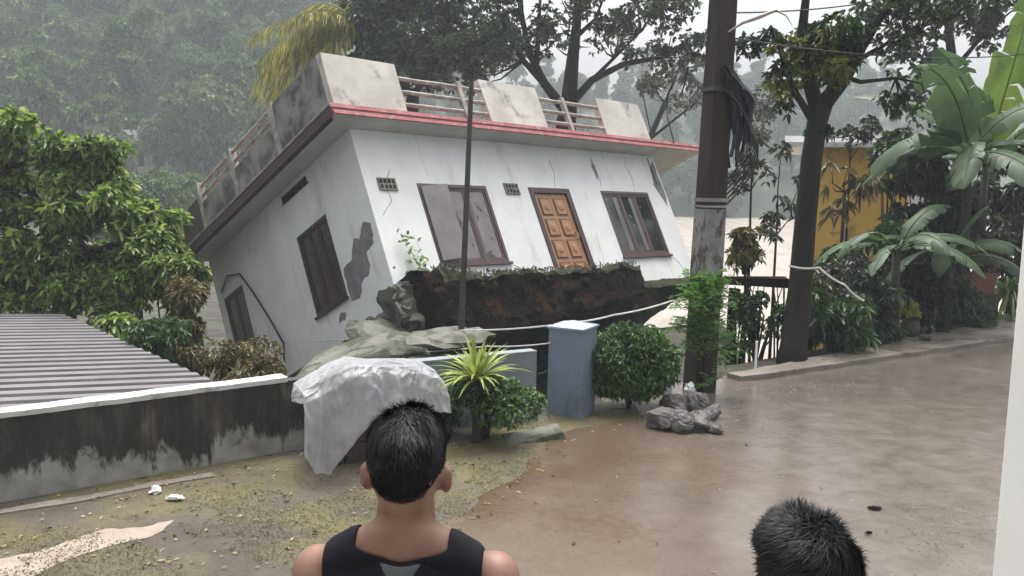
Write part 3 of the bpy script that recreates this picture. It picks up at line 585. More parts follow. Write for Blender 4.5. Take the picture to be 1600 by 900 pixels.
b = MB(); b.box((.0, -.008, .832), (L, .155, .85), M=Mx); b.build('coping', M['walblue'], cw2)
# pillar
pc = gp(869, 650); ang = R_(14)
pil = empty('gate_pillar', (pc.x + .2, pc.y + .2, 0), 'square blue grey gate pillar with a pale low cap beside the rounded bush', 'gate pillar', rz=R_(-28))
b = MB(); b.box((-.23, -.23, -.05), (.23, .23, 1.1)); b.build('shaft', M['pillar'], pil)
b = MB(); c_ = .25; v = [(-c_, -c_, 1.101), (c_, -c_, 1.101), (c_, c_, 1.101), (-c_, c_, 1.101), (-c_, -c_, 1.125), (c_, -c_, 1.125), (c_, c_, 1.125), (-c_, c_, 1.125), (0, 0, 1.19)]
b.add(v, [(0, 3, 2, 1), (0, 1, 5, 4), (1, 2, 6, 5), (2, 3, 7, 6), (3, 0, 4, 7), (4, 5, 8), (5, 6, 8), (6, 7, 8), (7, 4, 8)]); b.build('cap', M['pillar_cap'], pil)
b = MB()
for k in range(5): b.box((-.26, .02 + .05 * k, .95), (-.245, .035 + .05 * k, 1.09))
b.box((-.26, -.01, .93), (-.231, .27, .95)); b.tube([(-.235, -.02, .75), (-.26, -.05, .6), (-.32, -.06, .5), (-.45, -.04, .45)], .015, 6); b.build('hinge_bracket', M['darkmetal'], pil)
# shed with corrugated roof, on the lower ground behind the wall
A1 = px(352, 604, 10.0); A2 = px(96, 490, 15.6); A3 = px(-363, 490, 13.4); A2 = Vector((A2.x, A2.y, A2.z)); 
dn = (A2 - A1); lf = (A3 - A2); lf = lf.normalized() * 7.5
shed = empty('tin_shed', (A1.x - 3, A1.y + 1.5, hz(A1.x - 3, A1.y + 1.5)), 'low shed with a wet grey corrugated metal roof behind the compound wall', 'shed')
b = MB(); V = []; F = []; A0 = A1 - dn * .08; nr = 92; up = dn.cross(lf).normalized(); up = up if up.z > 0 else -up
dn2 = dn * 1.08
for i in range(nr + 1):
    t_ = i / nr; hh = .014 * math.sin(i * math.pi / 2)
    for j in range(4): p = A0 + dn2 * t_ + lf * (j / 3) + up * hh; V.append(tuple(p - Vector(shed.location)))
F = [(i * 4 + j, i * 4 + j + 1, i * 4 + j + 5, i * 4 + j + 4) for i in range(nr) for j in range(3)]
b.add(V, F); rf = b.build('roof_sheet', M['tin'], shed); rf.data.materials.append(M['tin_dirt_shade'])
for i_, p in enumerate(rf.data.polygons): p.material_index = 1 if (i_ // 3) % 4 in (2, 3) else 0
md = rf.modifiers.new('thick', 'SOLIDIFY'); md.thickness = .004
for (t_, s_) in ((.03, .02), (.97, .02), (.03, .95), (.97, .95), (.5, .02)):
    p = A0 + dn2 * t_ + lf * s_ - Vector(shed.location); b = MB(); b.tube([(p.x, p.y, -.4), (p.x, p.y, p.z - .03)], .05, 8); b.build('post', M['wood_frame'], shed)
b = MB(); p = A0 + lf * .02 - Vector(shed.location); q_ = A0 + dn2 + lf * .02 - Vector(shed.location); b.tube([p - up * .07, q_ - up * .07], .035, 6); b.build('eave_beam', M['wood_frame'], shed)
# plastic sheet draped over a stack of blocks against the wall
bs = empty('block_stack', (WB.x + .5, WB.y - .02, 0), 'stack of dark laterite blocks under the milky plastic sheet', 'blocks', rz=math.atan2(dirw.y, dirw.x))
for r in range(4):
    for k in range(4):
        b = MB(); b.box((-.3 + k * .3 + .05 * (r % 2), -.42, r * .21 + .002), (-.02 + k * .3 + .05 * (r % 2), -.08, r * .21 + .205), jit=.008); b.build('block', M['brick'], bs)
CX, CY, CZ = 0, 0, 0
tp0 = px(575, 640, 8.9)
tarp = empty('plastic_sheet', (tp0.x, tp0.y, 0), 'crumpled milky white plastic sheet draped over blocks, hanging to the ground at the wall', 'tarpaulin')
# cross-profile: back of the wall, over the top, down the front; the lower hem varies along u
hem_u = [0, .07, .16, .28, .45, .55, .75, .9, 1]; hem_z = [.3, .1, .09, .28, .5, .62, .6, .57, .55]
top_u = [0, .08, .2, .35, .5, .8, .93, 1]; top_z = [.86, .93, 1.02, 1.1, 1.06, 1.03, .98, .85]
P0 = px(464, 640, 8.5); P1 = px(680, 640, 9.15); ax = Vector((P1.x - P0.x, P1.y - P0.y, 0)); perp = Vector((ax.y, -ax.x, 0)).normalized()
nu_, nv_ = 170, 120; V = []
for i in range(nu_ + 1):
    u_ = i / nu_; hz_ = np.interp(u_, hem_u, hem_z); tz = np.interp(u_, top_u, top_z)
    for j in range(nv_ + 1):
        v_ = j / nv_
        prof = [(-.22, .62), (-.2, .8), (-.1, 1), (.1, 1), (.27, .97), (.35, .86), (.4, .5), (.42, 0)]
        s_ = v_ * (len(prof) - 1); k = min(int(s_), len(prof) - 2); f_ = s_ - k
        d_ = prof[k][0] * (1 - f_) + prof[k + 1][0] * f_; zz = prof[k][1] * (1 - f_) + prof[k + 1][1] * f_
        z = hz_ + (tz - hz_) * zz
        base = Vector((P0.x, P0.y, 0)) + ax * u_ + perp * (d_ - .1) + ax.normalized() * (.04 * (1 - zz) * (u_ - .5) * (1 if v_ > .5 else 0))
        q = Vector((u_ * 1.8, v_ * 1.5, 0)); q = q + noise.noise_vector(q * 1.7) * .25; rd = lambda f, o: (1 - 2.2 * abs(noise.noise(q * f + Vector((o, o, o)))))
        fo_ = Vector((u_ * 9 + 1.5 * noise.noise(q * 2), v_ * 1.3, 5)); w = noise.noise(q * 2) * .06 + rd(2.0, 3) * .03 + (1 - 2.4 * abs(noise.noise(fo_))) * .05 * min(1, v_ * 1.6) + (1 - 2.4 * abs(noise.noise(fo_ * 2.3))) * .022 + rd(11, 1) * .008 + max(0, rd(3.4, 6) - .6) * .06
        p = base + perp * w + Vector((0, 0, z + .5 * w * (.3 if v_ < .6 else 0))); V.append(tuple(p - Vector(tarp.location)))
F = [(i * (nv_ + 1) + j, (i + 1) * (nv_ + 1) + j, (i + 1) * (nv_ + 1) + j + 1, i * (nv_ + 1) + j + 1) for i in range(nu_) for j in range(nv_)]
b = MB(); b.add(V, F); b.build('sheet', M['tarp'], tarp, smooth=True)
loc = tarp.location.copy(); me = tarp.children[0].data; nm = bpy.data.objects.new('plastic_sheet', me); COL.objects.link(nm); nm.location = loc
tag(nm, tarp['label'], tarp['category']); bpy.data.objects.remove(tarp.children[0]); bpy.data.objects.remove(tarp); nm.name = 'plastic_sheet'

# ------------------------------------------------------------------ poles and wires
ub = gp(1092, 612)
up_ = empty('utility_pole', (ub.x, ub.y, -.1), 'thick dark stained concrete utility pole with a band of peeling white paint, leaning slightly', 'utility pole')
tp = px(1132, 0, ub.y / math.cos(R_(7)) * 1.0); tp = px(1130, 0, 11.95)
d = (tp - Vector(up_.location)); topv = d * (8.6 / d.z)
def taper_box(b, p0, p1, w0, w1, dy=.8, rz=0.0):
    V = []; c, s = math.cos(rz), math.sin(rz)
    for p, w in ((p0, w0), (p1, w1)):
        for (x, y) in ((-1, -1), (1, -1), (1, 1), (-1, 1)):
            X, Y = x * w / 2, y * w * dy / 2; V.append((p[0] + c * X - s * Y, p[1] + s * X + c * Y, p[2]))
    b.add(V, [(0, 3, 2, 1), (4, 5, 6, 7), (0, 1, 5, 4), (1, 2, 6, 5), (2, 3, 7, 6), (3, 0, 4, 7)])
b = MB(); taper_box(b, (0, 0, 0), topv, .36, .27, .8, R_(25)); pol = b.build('shaft', M['pole'], up_)
def on_pole(z): return topv * (z / topv.z)
for z0, z1, mm, nm_, e in ((1.75, 2.68, 'paint_white', 'paint_band', .012), (2.78, 2.83, 'steel', 'clamp', .03), (2.70, 2.73, 'steel', 'clamp', .03), (4.3, 4.36, 'darkmetal', 'clamp', .05)):
    b = MB(); k0 = .36 - .09 * z0 / topv.z; k1 = .36 - .09 * z1 / topv.z; taper_box(b, on_pole(z0), on_pole(z1), k0 + e, k1 + e, .8, R_(25)); b.build(nm_, M[mm], pol)
# rag bundle on the pole
rag = empty('rag_bundle', on_pole(4.2) + Vector(up_.location), 'bundle of dark navy rags and stripped cables hanging from the utility pole', 'rags')
b = MB()
for k in range(26):
    x = .2 + .3 * random.random(); y = -.16 + .3 * random.random(); L = random.uniform(.7, 1.35); w = random.uniform(.03, .07); V = []
    for i in range(9):
        t_ = i / 8; a_ = k + t_ * 1.6; p = Vector((.1 + (x - .1) * min(1, t_ * 2.2) + .03 * math.sin(t_ * 9 + k), y, .35 - L * t_ + .1 * (1 - t_))); s_ = Vector((math.cos(a_), math.sin(a_), 0)) * w * (1 - .5 * t_)
        V += [tuple(p - s_), tuple(p + s_)]
    b.add(V, [(2 * i, 2 * i + 1, 2 * i + 3, 2 * i + 2) for i in range(8)])
b.build('strips', M['cloth_dark'], rag)
b = MB()
for k in range(6):
    P = [(.1 + .5 * math.sin(t_ * 3.1) * (.7 + .06 * k), -.2 + .03 * k, .1 - 1.55 * t_ * (.8 + .05 * k)) for t_ in np.linspace(0, 1, 10)]; b.tube(P, .012, 5)
b.build('cable_loop', M['cable_black'], rag)
# pale curved dry leaf caught on the pole
b = MB(); P = [px(1138, 50, 11.7), px(1160, 36, 11.6), px(1185, 27, 11.5), px(1213, 16, 11.4), px(1228, 24, 11.4), px(1238, 40, 11.4)]; c0 = P[0]
b.tube([p - c0 for p in P], [.02, .05, .07, .05, .03, .012], 8, flat=.35); o = b.build('dry_leaf_sheath', M['cable']); o.location = c0; tag(o, 'pale curved dry palm sheath sticking out right of the utility pole top', 'dry leaf')
# creeper on the pole's lower part
def tuft(name, root, loc, n, L, w, m, lean=.3, upb=1.0, cup=.6, seed=None):
    """arching strap leaves from one base"""
    V = []
    for k in range(n):
        a = random.uniform(0, 2 * math.pi); el = random.uniform(.35, 1.35) * upb; l = L * random.uniform(.65, 1.1); dd = Vector((math.cos(a) * math.cos(el), math.sin(a) * math.cos(el), math.sin(el)))
        s = Vector((-math.sin(a), math.cos(a), 0)); pts = []
        for i in range(6):
            t_ = i / 5; p = dd * l * t_ + Vector((0, 0, -cup * l * t_ * t_ * (1.2 - math.sin(el) * .7))); ww = w * (1 - t_ ** 2) * .5 * (.5 + min(1, t_ * 3) * .5) + .0008
            pts += [tuple(p - s * ww + Vector((0, 0, ww * .5))), tuple(p + s * ww + Vector((0, 0, ww * .5)))]
        V.append(pts)
    V = np.array(V) + np.array(loc); return fast_mesh(name, V, 12, [(2 * i, 2 * i + 1, 2 * i + 3, 2 * i + 2) for i in range(5)], m, root)
cr = empty('creeper_fern', up_.location + Vector((0, -.22, 0)), 'bright green feathery fern growing on the lower utility pole above the rocks', 'fern')
P = []; O = []
for k in range(52):
    z = random.choice([random.uniform(1.2, 1.75), random.uniform(.3, 1.6), random.uniform(.9, 1.75)]); r_ = .14 + .34 * random.random() * min(1, (1.9 - z)); a = random.uniform(-2.9, .3)
    P.append((r_ * math.cos(a) - .08, r_ * math.sin(a) * .7, z)); 
for k, p in enumerate(P):
    pass
V = []
for p in P:
    for j in range(7):
        a = random.uniform(0, 2 * math.pi); el = random.uniform(.1, 1.3); dd = Vector((math.cos(a) * math.cos(el), math.sin(a) * math.cos(el) - .3, math.sin(el))); l = random.uniform(.2, .42)
        for i in range(1, 14):
            t_ = i / 13; q = Vector(p) + dd * l * t_ + Vector((0, 0, -.5 * l * t_ * t_)); V.append((q, dd))
Pq = np.array([tuple(v[0]) for v in V]); Dq = np.array([tuple(v[1]) for v in V]); sd = nrm(np.cross(Dq, [0, 0, 1])); sg = np.where(rng.random(len(V)) < .5, 1, -1)[:, None]
fast_mesh('fronds', leaves(Pq, sd * sg + Dq * .4 + rng.normal(0, .2, Pq.shape), .07, .018, droop=.3), 6, LF, M['leaf_fern'], cr)
b = MB(); b.tube([(0, .05, .1), (.02, .03, .8), (-.02, .02, 1.7)], [.03, .02, .01], 6); b.build('stem', M['bark'], cr)
# thin post in front of the house
tb = gp(717, 575); tb = px(719, 560, 12.6); tt = px(737, 118, 12.7)
z0 = hz(tb.x, tb.y); o = empty('thin_post', (tb.x, tb.y, z0), 'thin dark metal post standing alone in front of the tilted house', 'post')
dv = (tt - tb); b = MB(); base = Vector((tb.x, tb.y, z0)); b.tube([Vector((0, 0, -.1)), tb - base, (tb + dv * .5) - base, tt - base], [.045, .045, .042, .035], 8); b.build('pole', M['darkmetal'], o)
b = MB(); b.box((-.05, -.05, -.03), (.05, .05, .03), M=Matrix.Translation(tt - base)); b.build('cap', M['darkmetal'], o)
def sag(name, pts, r, m, label, cat, sagz=.05, group=None, n=14):
    b = MB(); P = []
    for i in range(len(pts) - 1):
        for k in range(n): t_ = k / n; P.append(pts[i].lerp(pts[i + 1], t_) - Vector((0, 0, sagz * 4 * t_ * (1 - t_))))
    P.append(pts[-1]); c = P[0]; b.tube([p - c for p in P], r, 6); o = b.build(name, m); o.location = c; return tag(o, label, cat, group)
ptop = Vector(pil.location) + Vector((-.12, -.12, 1.12))
wl = px(500, 528, 10.3); wa = px(452, 588, 9.35)
sag('cable', [px(468, 534, 16.9), px(725, 516, 12.5), px(864, 508, 10.75)], .013, M['cable'], 'upper pale cable running left from the pillar top', 'cable', .02)
sag('cable', [px(490, 560, 16.0), px(610, 552, 13.5), px(760, 541, 11.6), px(860, 536, 10.75)], .011, M['cable'], 'lower pale cable running left from the pillar side', 'cable', .02)
sag('cable', [px(880, 505, 10.8), px(960, 492, 11.0), px(1050, 470, 11.5), px(1088, 462, 11.7)], .012, M['cable'], 'pale cable rising from the pillar to the utility pole', 'cable', .02)
sag('cable', [px(1232, 415, 14.0), px(1280, 418, 13.8), px(1320, 445, 13.6), px(1350, 470, 13.6)], .018, M['cable'], 'pale cable slung across the dark tree trunk', 'cable', .03)
for u0, v0, u1, v1 in ((1140, 20, 1500, -30), (1150, 60, 1600, 85)): 
    sag('overhead_wire', [px(u0, v0, 12), px(u1, v1, 17)], .012, M['cable_black'], 'black overhead wire leaving the pole rightwards, %s' % ('upper' if v0 < 30 else 'lower one'), 'wire', .15)
sag('overhead_wire', [px(1140, 70, 12), px(1075, 105, 13), px(1062, 150, 14)], .014, M['cable_black'], 'short slack black wire left of the pole top', 'wire', .08)

# ------------------------------------------------------------------ vegetation builders
def tree(name, loc, label, cat, trunk_pts, rad, limbs, crown, leafm, barkm='bark', group=None, L=.16, Wl=.06, k=6, droop=.35, spread=1.0, flat=.8, extra=None):
    """trunk_pts relative to loc; limbs: list of (points, r0); crown: list of (centre, radii, nlobes, lobe_r, nwhorls)"""
    o = empty(name, loc, label, cat, group); b = MB(); b.tube(trunk_pts, rad, 10)
    for pts, r0 in limbs:
        n_ = len(pts); b.tube(pts, [r0 * (1 - .75 * i / (n_ - 1)) for i in range(n_)], 7)
    tips = []
    C_ = []; R2 = []
    for (c, r, nl, lr, nw) in crown:
        C, Rr = lobes(c, r, nl, lr); C_.append((C, Rr, nw))
        for i in range(len(C)):             # twigs reaching each lobe
            src = Vector(min([p for pts, _ in limbs for p in pts] + [trunk_pts[-1]], key=lambda p: (Vector(p) - Vector(C[i])).length)); e = Vector(C[i])
            md_ = src.lerp(e, .5) + Vector((0, 0, -.12 * (e - src).length)) + noise.noise_vector(e) * .2
            if (e - src).length > .05: b.tube([src, md_, e], [.05 if lr > .4 else .02, .03 if lr > .4 else .014, .008], 5)
    b.build('trunk', M[barkm], o, smooth=True)
    VV = []
    for C, Rr, nw in C_:
        P, d = on_lobes(C, Rr, nw, flat); VV.append(whorl(P, d, k, L, Wl, spread, droop))
    fast_mesh('crown', np.concatenate(VV), 6, LF, M[leafm], o); return o
def shrub(name, loc, label, cat, r, nl, lr, nw, leafm, k=5, L=.12, Wl=.05, zc=None, droop=.3, spread=1.0, flat=.9, group=None, stems=5, barkm='bark', fol='foliage'):
    o = empty(name, loc, label, cat, group); zc = r[2] if zc is None else zc
    C, Rr = lobes((0, 0, zc), r, nl, lr); P, d = on_lobes(C, Rr, nw, flat); fast_mesh(fol, whorl(P, d, k, L, Wl, spread, droop), 6, LF, M[leafm], o)
    b = MB()
    for i in range(stems):
        e = C[i % len(C)]; b.tube([(random.uniform(-.06, .06), random.uniform(-.06, .06), -.1), (e[0] * .4, e[1] * .4, e[2] * .5), tuple(e)], [.03, .02, .008], 5)
    b.build('stem', M[barkm], o); return o
def gz(p, dz=0): return Vector((p.x, p.y, hz(p.x, p.y) + dz))

# -- main dark tree at the right
tr0 = gz(px(1236, 575, 14.2), -.1); T = lambda u, v, d_=14.4: px(u, v, d_) - tr0
tree('roadside_tree', tr0, 'tall dark trunk tree beside the road, forked above, ferns in its fork', 'tree',
     [(0, 0, 0), T(1240, 540), T(1250, 450), T(1258, 350), T(1268, 250), T(1277, 190), T(1285, 165)], [.27, .22, .19, .175, .17, .165, .165],
     [([T(1280, 180), T(1262, 120), T(1252, 60), T(1262, -30), T(1250, -120)], .14), ([T(1285, 165), T(1318, 125), T(1345, 75), T(1380, 20), T(1430, -60)], .15), ([T(1270, 190), T(1240, 140), T(1222, 90), T(1205, 40)], .07),
      ([T(1320, 120), T(1345, 128), T(1400, 122), T(1440, 130)], .05), ([T(1330, 100), T(1400, 60), T(1470, 30)], .05)],
     [(T(1400, 50), (1.0, .6, .8), 16, .3, 190), (T(1250, -90), (1.6, .9, .7), 12, .4, 200), (T(1460, 10), (.9, .7, .6), 12, .3, 160), (T(1200, 60), (.4, .4, .5), 7, .22, 90), (T(1400, 155), (.35, .3, .3), 5, .18, 50), (T(1300, 110), (.5, .4, .4), 6, .2, 35), (T(1225, 130), (.3, .3, .5), 5, .2, 40), (T(1290, 215), (.2, .3, .3), 4, .15, 40)], 'leaf_dark', L=.13, Wl=.07, k=4, droop=.3)
ff = empty('tree_fern', tr0 + T(1262, 100), 'yellow green ferny clump growing in the fork of the dark roadside tree', 'fern')
C, Rr = lobes((0, 0, 0), (.8, .45, .5), 22, .2); P, d = on_lobes(C, Rr, 560, .9); fast_mesh('fronds', whorl(P, d, 5, .12, .045, 1, .4), 6, LF, M['leaf_yg'], ff)
C, Rr = lobes((.4, 0, .35), (.6, .4, .4), 10, .22); P, d = on_lobes(C, Rr, 380, .9); fast_mesh('fronds', whorl(P, d, 5, .13, .045, 1, .5), 6, LF, M['leaf_mid'], ff)
# -- big open tree behind the house
t0 = gz(px(888, 330, 31), -.2); T = lambda u, v, d_=31: px(u, v, d_) - t0
tree('large_tree', t0, 'large many stemmed tree with small dark leaves against the sky behind the house', 'tree',
     [(0, 0, 0), T(885, 260), T(884, 200), T(888, 160)], [.5, .42, .38, .33],
     [([T(888, 165), T(895, 90), T(903, 20), T(908, -60)], .3), ([T(885, 175), T(850, 130), T(826, 80), T(815, 20), T(800, -50)], .2), ([T(850, 130), T(818, 95), T(790, 50), T(770, -10)], .14), ([T(838, 100), T(842, 40), T(846, -30)], .12),
      ([T(890, 165), T(925, 125), T(975, 100), T(1040, 88), T(1100, 60)], .17), ([T(925, 125), T(960, 90), T(1000, 50), T(1030, 10)], .08), ([T(898, 60), T(930, 30), T(950, -20)], .1)],
     [(T(900, 20), (3.6, 2.2, 1.8), 46, .45, 560), (T(800, 60), (2.6, 2, 1.5), 34, .45, 640), (T(1010, 50), (2.4, 1.8, 1.3), 30, .42, 430), (T(1075, 80), (.9, 1, 1.0), 14, .4, 170), (T(900, -70), (5, 3, 1.2), 30, .5, 420), (T(740, 100), (1.6, 1, 1.2), 16, .45, 420)],
     'leaf_dark', L=.19, Wl=.11, k=5, droop=.2)
t0 = gz(px(640, 330, 34), -.2); T = lambda u, v, d_=34: px(u, v, d_) - t0
tree('dense_tree', t0, 'dense dark round crowned tree behind the solid left block of the roof parapet', 'tree', [(0, 0, 0), T(640, 250), T(645, 150)], [.4, .35, .25], [([T(645, 150), T(600, 100), T(570, 60)], .15), ([T(645, 150), T(690, 90), T(700, 30)], .15)],
     [(T(630, 75), (2.6, 2, 2.0), 30, .8, 1700), (T(710, 50), (1.8, 1.6, 1.8), 20, .7, 900), (T(600, 10), (2.2, 1.6, 1.0), 14, .7, 500)], 'leaf_dark', L=.26, Wl=.13, k=5, droop=.2)
t0 = gz(px(1000, 330, 36), -.2); T = lambda u, v, d_=36: px(u, v, d_) - t0
tree('thin_tree', t0, 'thin twiggy pale tree behind the right end of the roof', 'tree', [(0, 0, 0), T(1000, 250), T(1040, 160)], [.2, .15, .1], [([T(1040, 160), T(1060, 110), T(1085, 60)], .08), ([T(1000, 230), T(1075, 170), T(1130, 130)], .07)],
     [(T(1050, 130), (2.2, 1.5, 1.3), 22, .4, 420), (T(1180, 170), (1.4, 1.2, 1.6), 16, .4, 330)], 'leaf_grey', L=.2, Wl=.1, k=4)
# -- left bright tree
t0 = gz(px(110, 470, 16.5), -.2); T = lambda u, v, d_=16.5: px(u, v, d_) - t0
tree('broadleaf_tree', t0, 'bright green broad leaved tree at the left edge behind the shed roof', 'tree', [(0, 0, 0), T(90, 420), T(70, 330)], [.2, .16, .12], [([T(70, 330), T(20, 260), T(0, 200)], .08), ([T(80, 380), T(150, 300), T(180, 260)], .08), ([T(90, 420), T(200, 370), T(240, 330)], .07)],
     [(T(10, 250), (1.05, 1, 1.1), 30, .27, 620), (T(150, 300), (1.25, 1.1, .9), 34, .25, 820), (T(60, 400), (1.4, 1.1, 1.0), 32, .27, 720), (T(215, 395), (.7, .7, .75), 18, .22, 380), (T(-80, 330), (1.2, 1, 1.6), 18, .4, 420), (T(110, 245), (.6, .6, .3), 8, .25, 180), (T(240, 350), (.5, .6, .5), 10, .26, 260), (T(150, 455), (1.5, .9, .5), 18, .34, 480), (T(-20, 450), (1.2, .9, .6), 14, .34, 360)],
     'leaf_bright', L=.2, Wl=.075, k=6, droop=.42, spread=1.15, flat=.95)
t0 = gz(px(170, 470, 15.0), -.1)
shrub('leafy_shrub', t0, 'low leafy shrub below the bright broad leaved tree, above the shed roof edge', 'shrub', (1.5, .7, .8), 24, .3, 820, 'leaf_bright', k=6, L=.22, Wl=.08, zc=1.35, droop=.6)
t0 = gz(px(20, 470, 15.2), -.1)
shrub('dark_shrub', t0, 'shaded dark shrub at the far left behind the tin shed', 'shrub', (1.3, .7, .8), 20, .32, 560, 'leaf_dark', k=6, L=.22, Wl=.08, zc=1.25, droop=.6)
# -- bushes by the sunken wall
for (u, v, d_, r, lab, lm, nw, L_) in (
        (255, 440, 16.0, (.75, .5, .85), 'olive green bush between the bright tree and the sunken wall of the house', 'leaf_bright', 420, .17),
        (285, 490, 14.6, (.5, .5, .7), 'yellowing bush right against the sunken corner of the house', 'leaf_dry', 420, .13),
        (345, 572, 13.2, (.75, .5, .38), 'brown tinged bush in front of the lower side window', 'leaf_dry', 560, .1),
        (412, 582, 12.4, (.5, .4, .32), 'small dry green bush at the foot of the side wall, next to the wall coping', 'leaf_dry', 430, .09),
        (225, 400, 19.0, (1.0, .6, 1.0), 'light green bush filling the gap behind the olive bush', 'leaf_bright', 620, .17),
        (285, 395, 20.5, (.8, .6, .9), 'pale green bush beside the sunken end of the roof', 'leaf_yg', 460, .16),
        (195, 455, 16.2, (.8, .5, .7), 'bright leafy bush just above the shed roof edge', 'leaf_bright', 460, .15),
        (250, 530, 13.0, (.5, .4, .5), 'dark small bush by the edge of the corrugated roof', 'leaf_mid', 330, .11)):
    q = px(u, v, d_); z = hz(q.x, q.y); shrub('bush', Vector((q.x, q.y, z)), lab, 'bush', r, 16, .22, nw, lm, k=5, L=L_, Wl=L_ * .4, zc=max(.3, q.z - z), droop=.45)
# -- coconut palm behind the roof
t0 = gz(px(560, 330, 33), -.2); T = lambda u, v, d_=33: px(u, v, d_) - t0
palm = empty('coconut_palm', t0, 'coconut palm with drooping yellow green fronds behind the upper left corner of the roof', 'palm tree')
crown0 = T(560, 40); b = MB(); b.tube([(0, 0, 0), T(562, 200), crown0], [.2, .16, .13], 9); b.build('trunk', M['barkg'], palm)
VV = []; rib = MB()
for k, (du, dv_, dd_) in enumerate([(-165, 95, 0), (-150, 55, -1), (-170, 20, 1), (-130, 105, 1), (-110, 120, -1.2), (-140, 75, 1.5), (-90, -20, 1), (-75, 60, 1), (-100, 10, -1), (-20, -60, 2), (-70, 110, -1), (-145, 115, 0), (-160, 60, .3), (-160, 110, .6), (-120, 0, -2), (-155, 80, -.6)]):
    e = T(560 + du, 40 + dv_, 33 + dd_); mid = crown0.lerp(e, .5) + Vector((0, 0, 1.15)); pts = []
    for i in range(17):
        t_ = i / 16; pts.append((1 - t_) ** 2 * crown0 + 2 * t_ * (1 - t_) * mid + t_ * t_ * e)
    rib.tube(pts, [.045 * (1 - .8 * i / 16) for i in range(17)], 5)
    for i in range(2, 17):
        tg = (pts[i] - pts[i - 1]).normalized(); s = tg.cross(Vector((0, 0, 1))).normalized()
        for j in range(4):
            p = pts[i - 1].lerp(pts[i], j / 4)
            for sg in (-1, 1): VV.append((tuple(p), tuple(s * sg * .6 + tg * .45 + Vector((0, 0, -.75)) + noise.noise_vector(p * 3) * .25)))
P = np.array([v[0] for v in VV]); D = np.array([v[1] for v in VV]); D = D + rng.normal(0, .16, D.shape); fast_mesh('fronds', leaves(P, D, rng.uniform(.45, .85, len(P)), .05, droop=.25), 6, LF, M['frond'], palm); rib.build('rib', M['frond'], palm)
# -- banana plants and big leaves
def banana_leaf(b, base, d0, L, w, droop=.8, twist=0.0, n=26):
    """midrib with side strips that are torn apart here and there"""
    d0 = Vector(d0).normalized(); side = d0.cross(Vector((0, 0, 1))); side = (side if side.length > .1 else Vector((1, 0, 0))).normalized(); side = (Matrix.Rotation(twist, 3, d0) @ side)
    pts = []; p = Vector(base); d_ = d0.copy()
    for i in range(n + 1): pts.append((p.copy(), d_.copy())); d_ = (d_ + Vector((0, 0, -droop / n))).normalized(); p = p + d_ * L / n
    b.tube([q[0] for q in pts], [.028 * (1 - .85 * i / n) for i in range(n + 1)], 5)
    def wd(t_): return w * .5 * min(1, (t_ * 5) ** .6) * (1 - max(0, (t_ - .6) / .4) ** 2) + .004
    for sg in (-1, 1):
        i = 0
        while i < n:
            k = min(n - i, random.choice((1, 2, 3, 4, 6, 8))); dr_ = random.uniform(.05, .45) + (.35 if random.random() < .2 else 0); sk = random.uniform(0, .05); V = []
            for j in range(k + 1):
                t_ = (i + j) / n; p, d_ = pts[i + j]; ww = wd(t_) * random.uniform(.93, 1.03); nn = side.cross(d_).normalized(); nn = nn if nn.z > 0 else -nn
                pull = -sk * L * (1 if j == k and i + k < n else 0) * .5
                V += [tuple(p), tuple(p + side * sg * ww * .5 + nn * .06 * ww + d_ * (ww * .12 + pull * .5)), tuple(p + side * sg * ww * (1 - dr_ * .2) - Vector((0, 0, dr_ * ww)) + d_ * (ww * .25 + pull))]
            b.add(V, [(3 * j + c, 3 * j + c + 1, 3 * j + c + 4, 3 * j + c + 3) for j in range(k) for c in range(2)]); i += k
def banana(loc, hgt, leaves_, label, lit=()):
    o = empty('banana_plant', loc, label, 'banana plant'); b = MB(); b.tube([(0, 0, -.1), (.03, 0, hgt * .5), (0, 0, hgt)], [.13, .1, .06], 10); b.build('trunk', M['barkg'], o, smooth=True)
    for k, (d0, L, w, dr_, tw) in enumerate(leaves_):
        b = MB(); d0 = Vector(d0); st = Vector((0, 0, hgt - .1)); e = st + d0.normalized() * .3; b.tube([st, e], [.03, .018], 6); banana_leaf(b, e, d0, L, w, dr_, tw)
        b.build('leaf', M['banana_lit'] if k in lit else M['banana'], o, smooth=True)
    return o
q = gz(px(1528, 400, 18.8)); hh = px(1528, 250, 18.8).z - q.z
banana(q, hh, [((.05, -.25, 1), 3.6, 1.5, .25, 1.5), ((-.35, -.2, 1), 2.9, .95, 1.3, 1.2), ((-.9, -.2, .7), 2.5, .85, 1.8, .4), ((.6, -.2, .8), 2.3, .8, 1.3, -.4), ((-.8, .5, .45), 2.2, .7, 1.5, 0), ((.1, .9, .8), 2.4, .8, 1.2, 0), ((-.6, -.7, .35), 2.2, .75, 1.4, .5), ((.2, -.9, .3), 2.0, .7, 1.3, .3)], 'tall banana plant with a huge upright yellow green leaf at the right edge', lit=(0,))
q = gz(px(1500, 430, 18.0)); hh = px(1500, 235, 18.0).z - q.z
banana(q, hh, [((-.35, -.2, 1), 2.5, .9, 1.7, .9), ((-1, -.2, .8), 2.4, .85, 2.2, .5), ((-.7, .3, 1), 2.5, .75, 1.2, -.4), ((.5, -.3, 1), 2.1, .75, 1.8, .6), ((-1, .1, .2), 2.1, .7, 1.2, .3), ((.9, 0, .5), 2, .7, 1.6, 0), ((-.5, -.9, .3), 2.0, .7, 1.5, .6), ((.3, -.9, .1), 1.9, .7, 1.2, .4)], 'grey green banana plant with drooping leaves left of the tallest one')
q = gz(px(1475, 500, 17.2)); hh = px(1475, 420, 17.2).z - q.z + .2
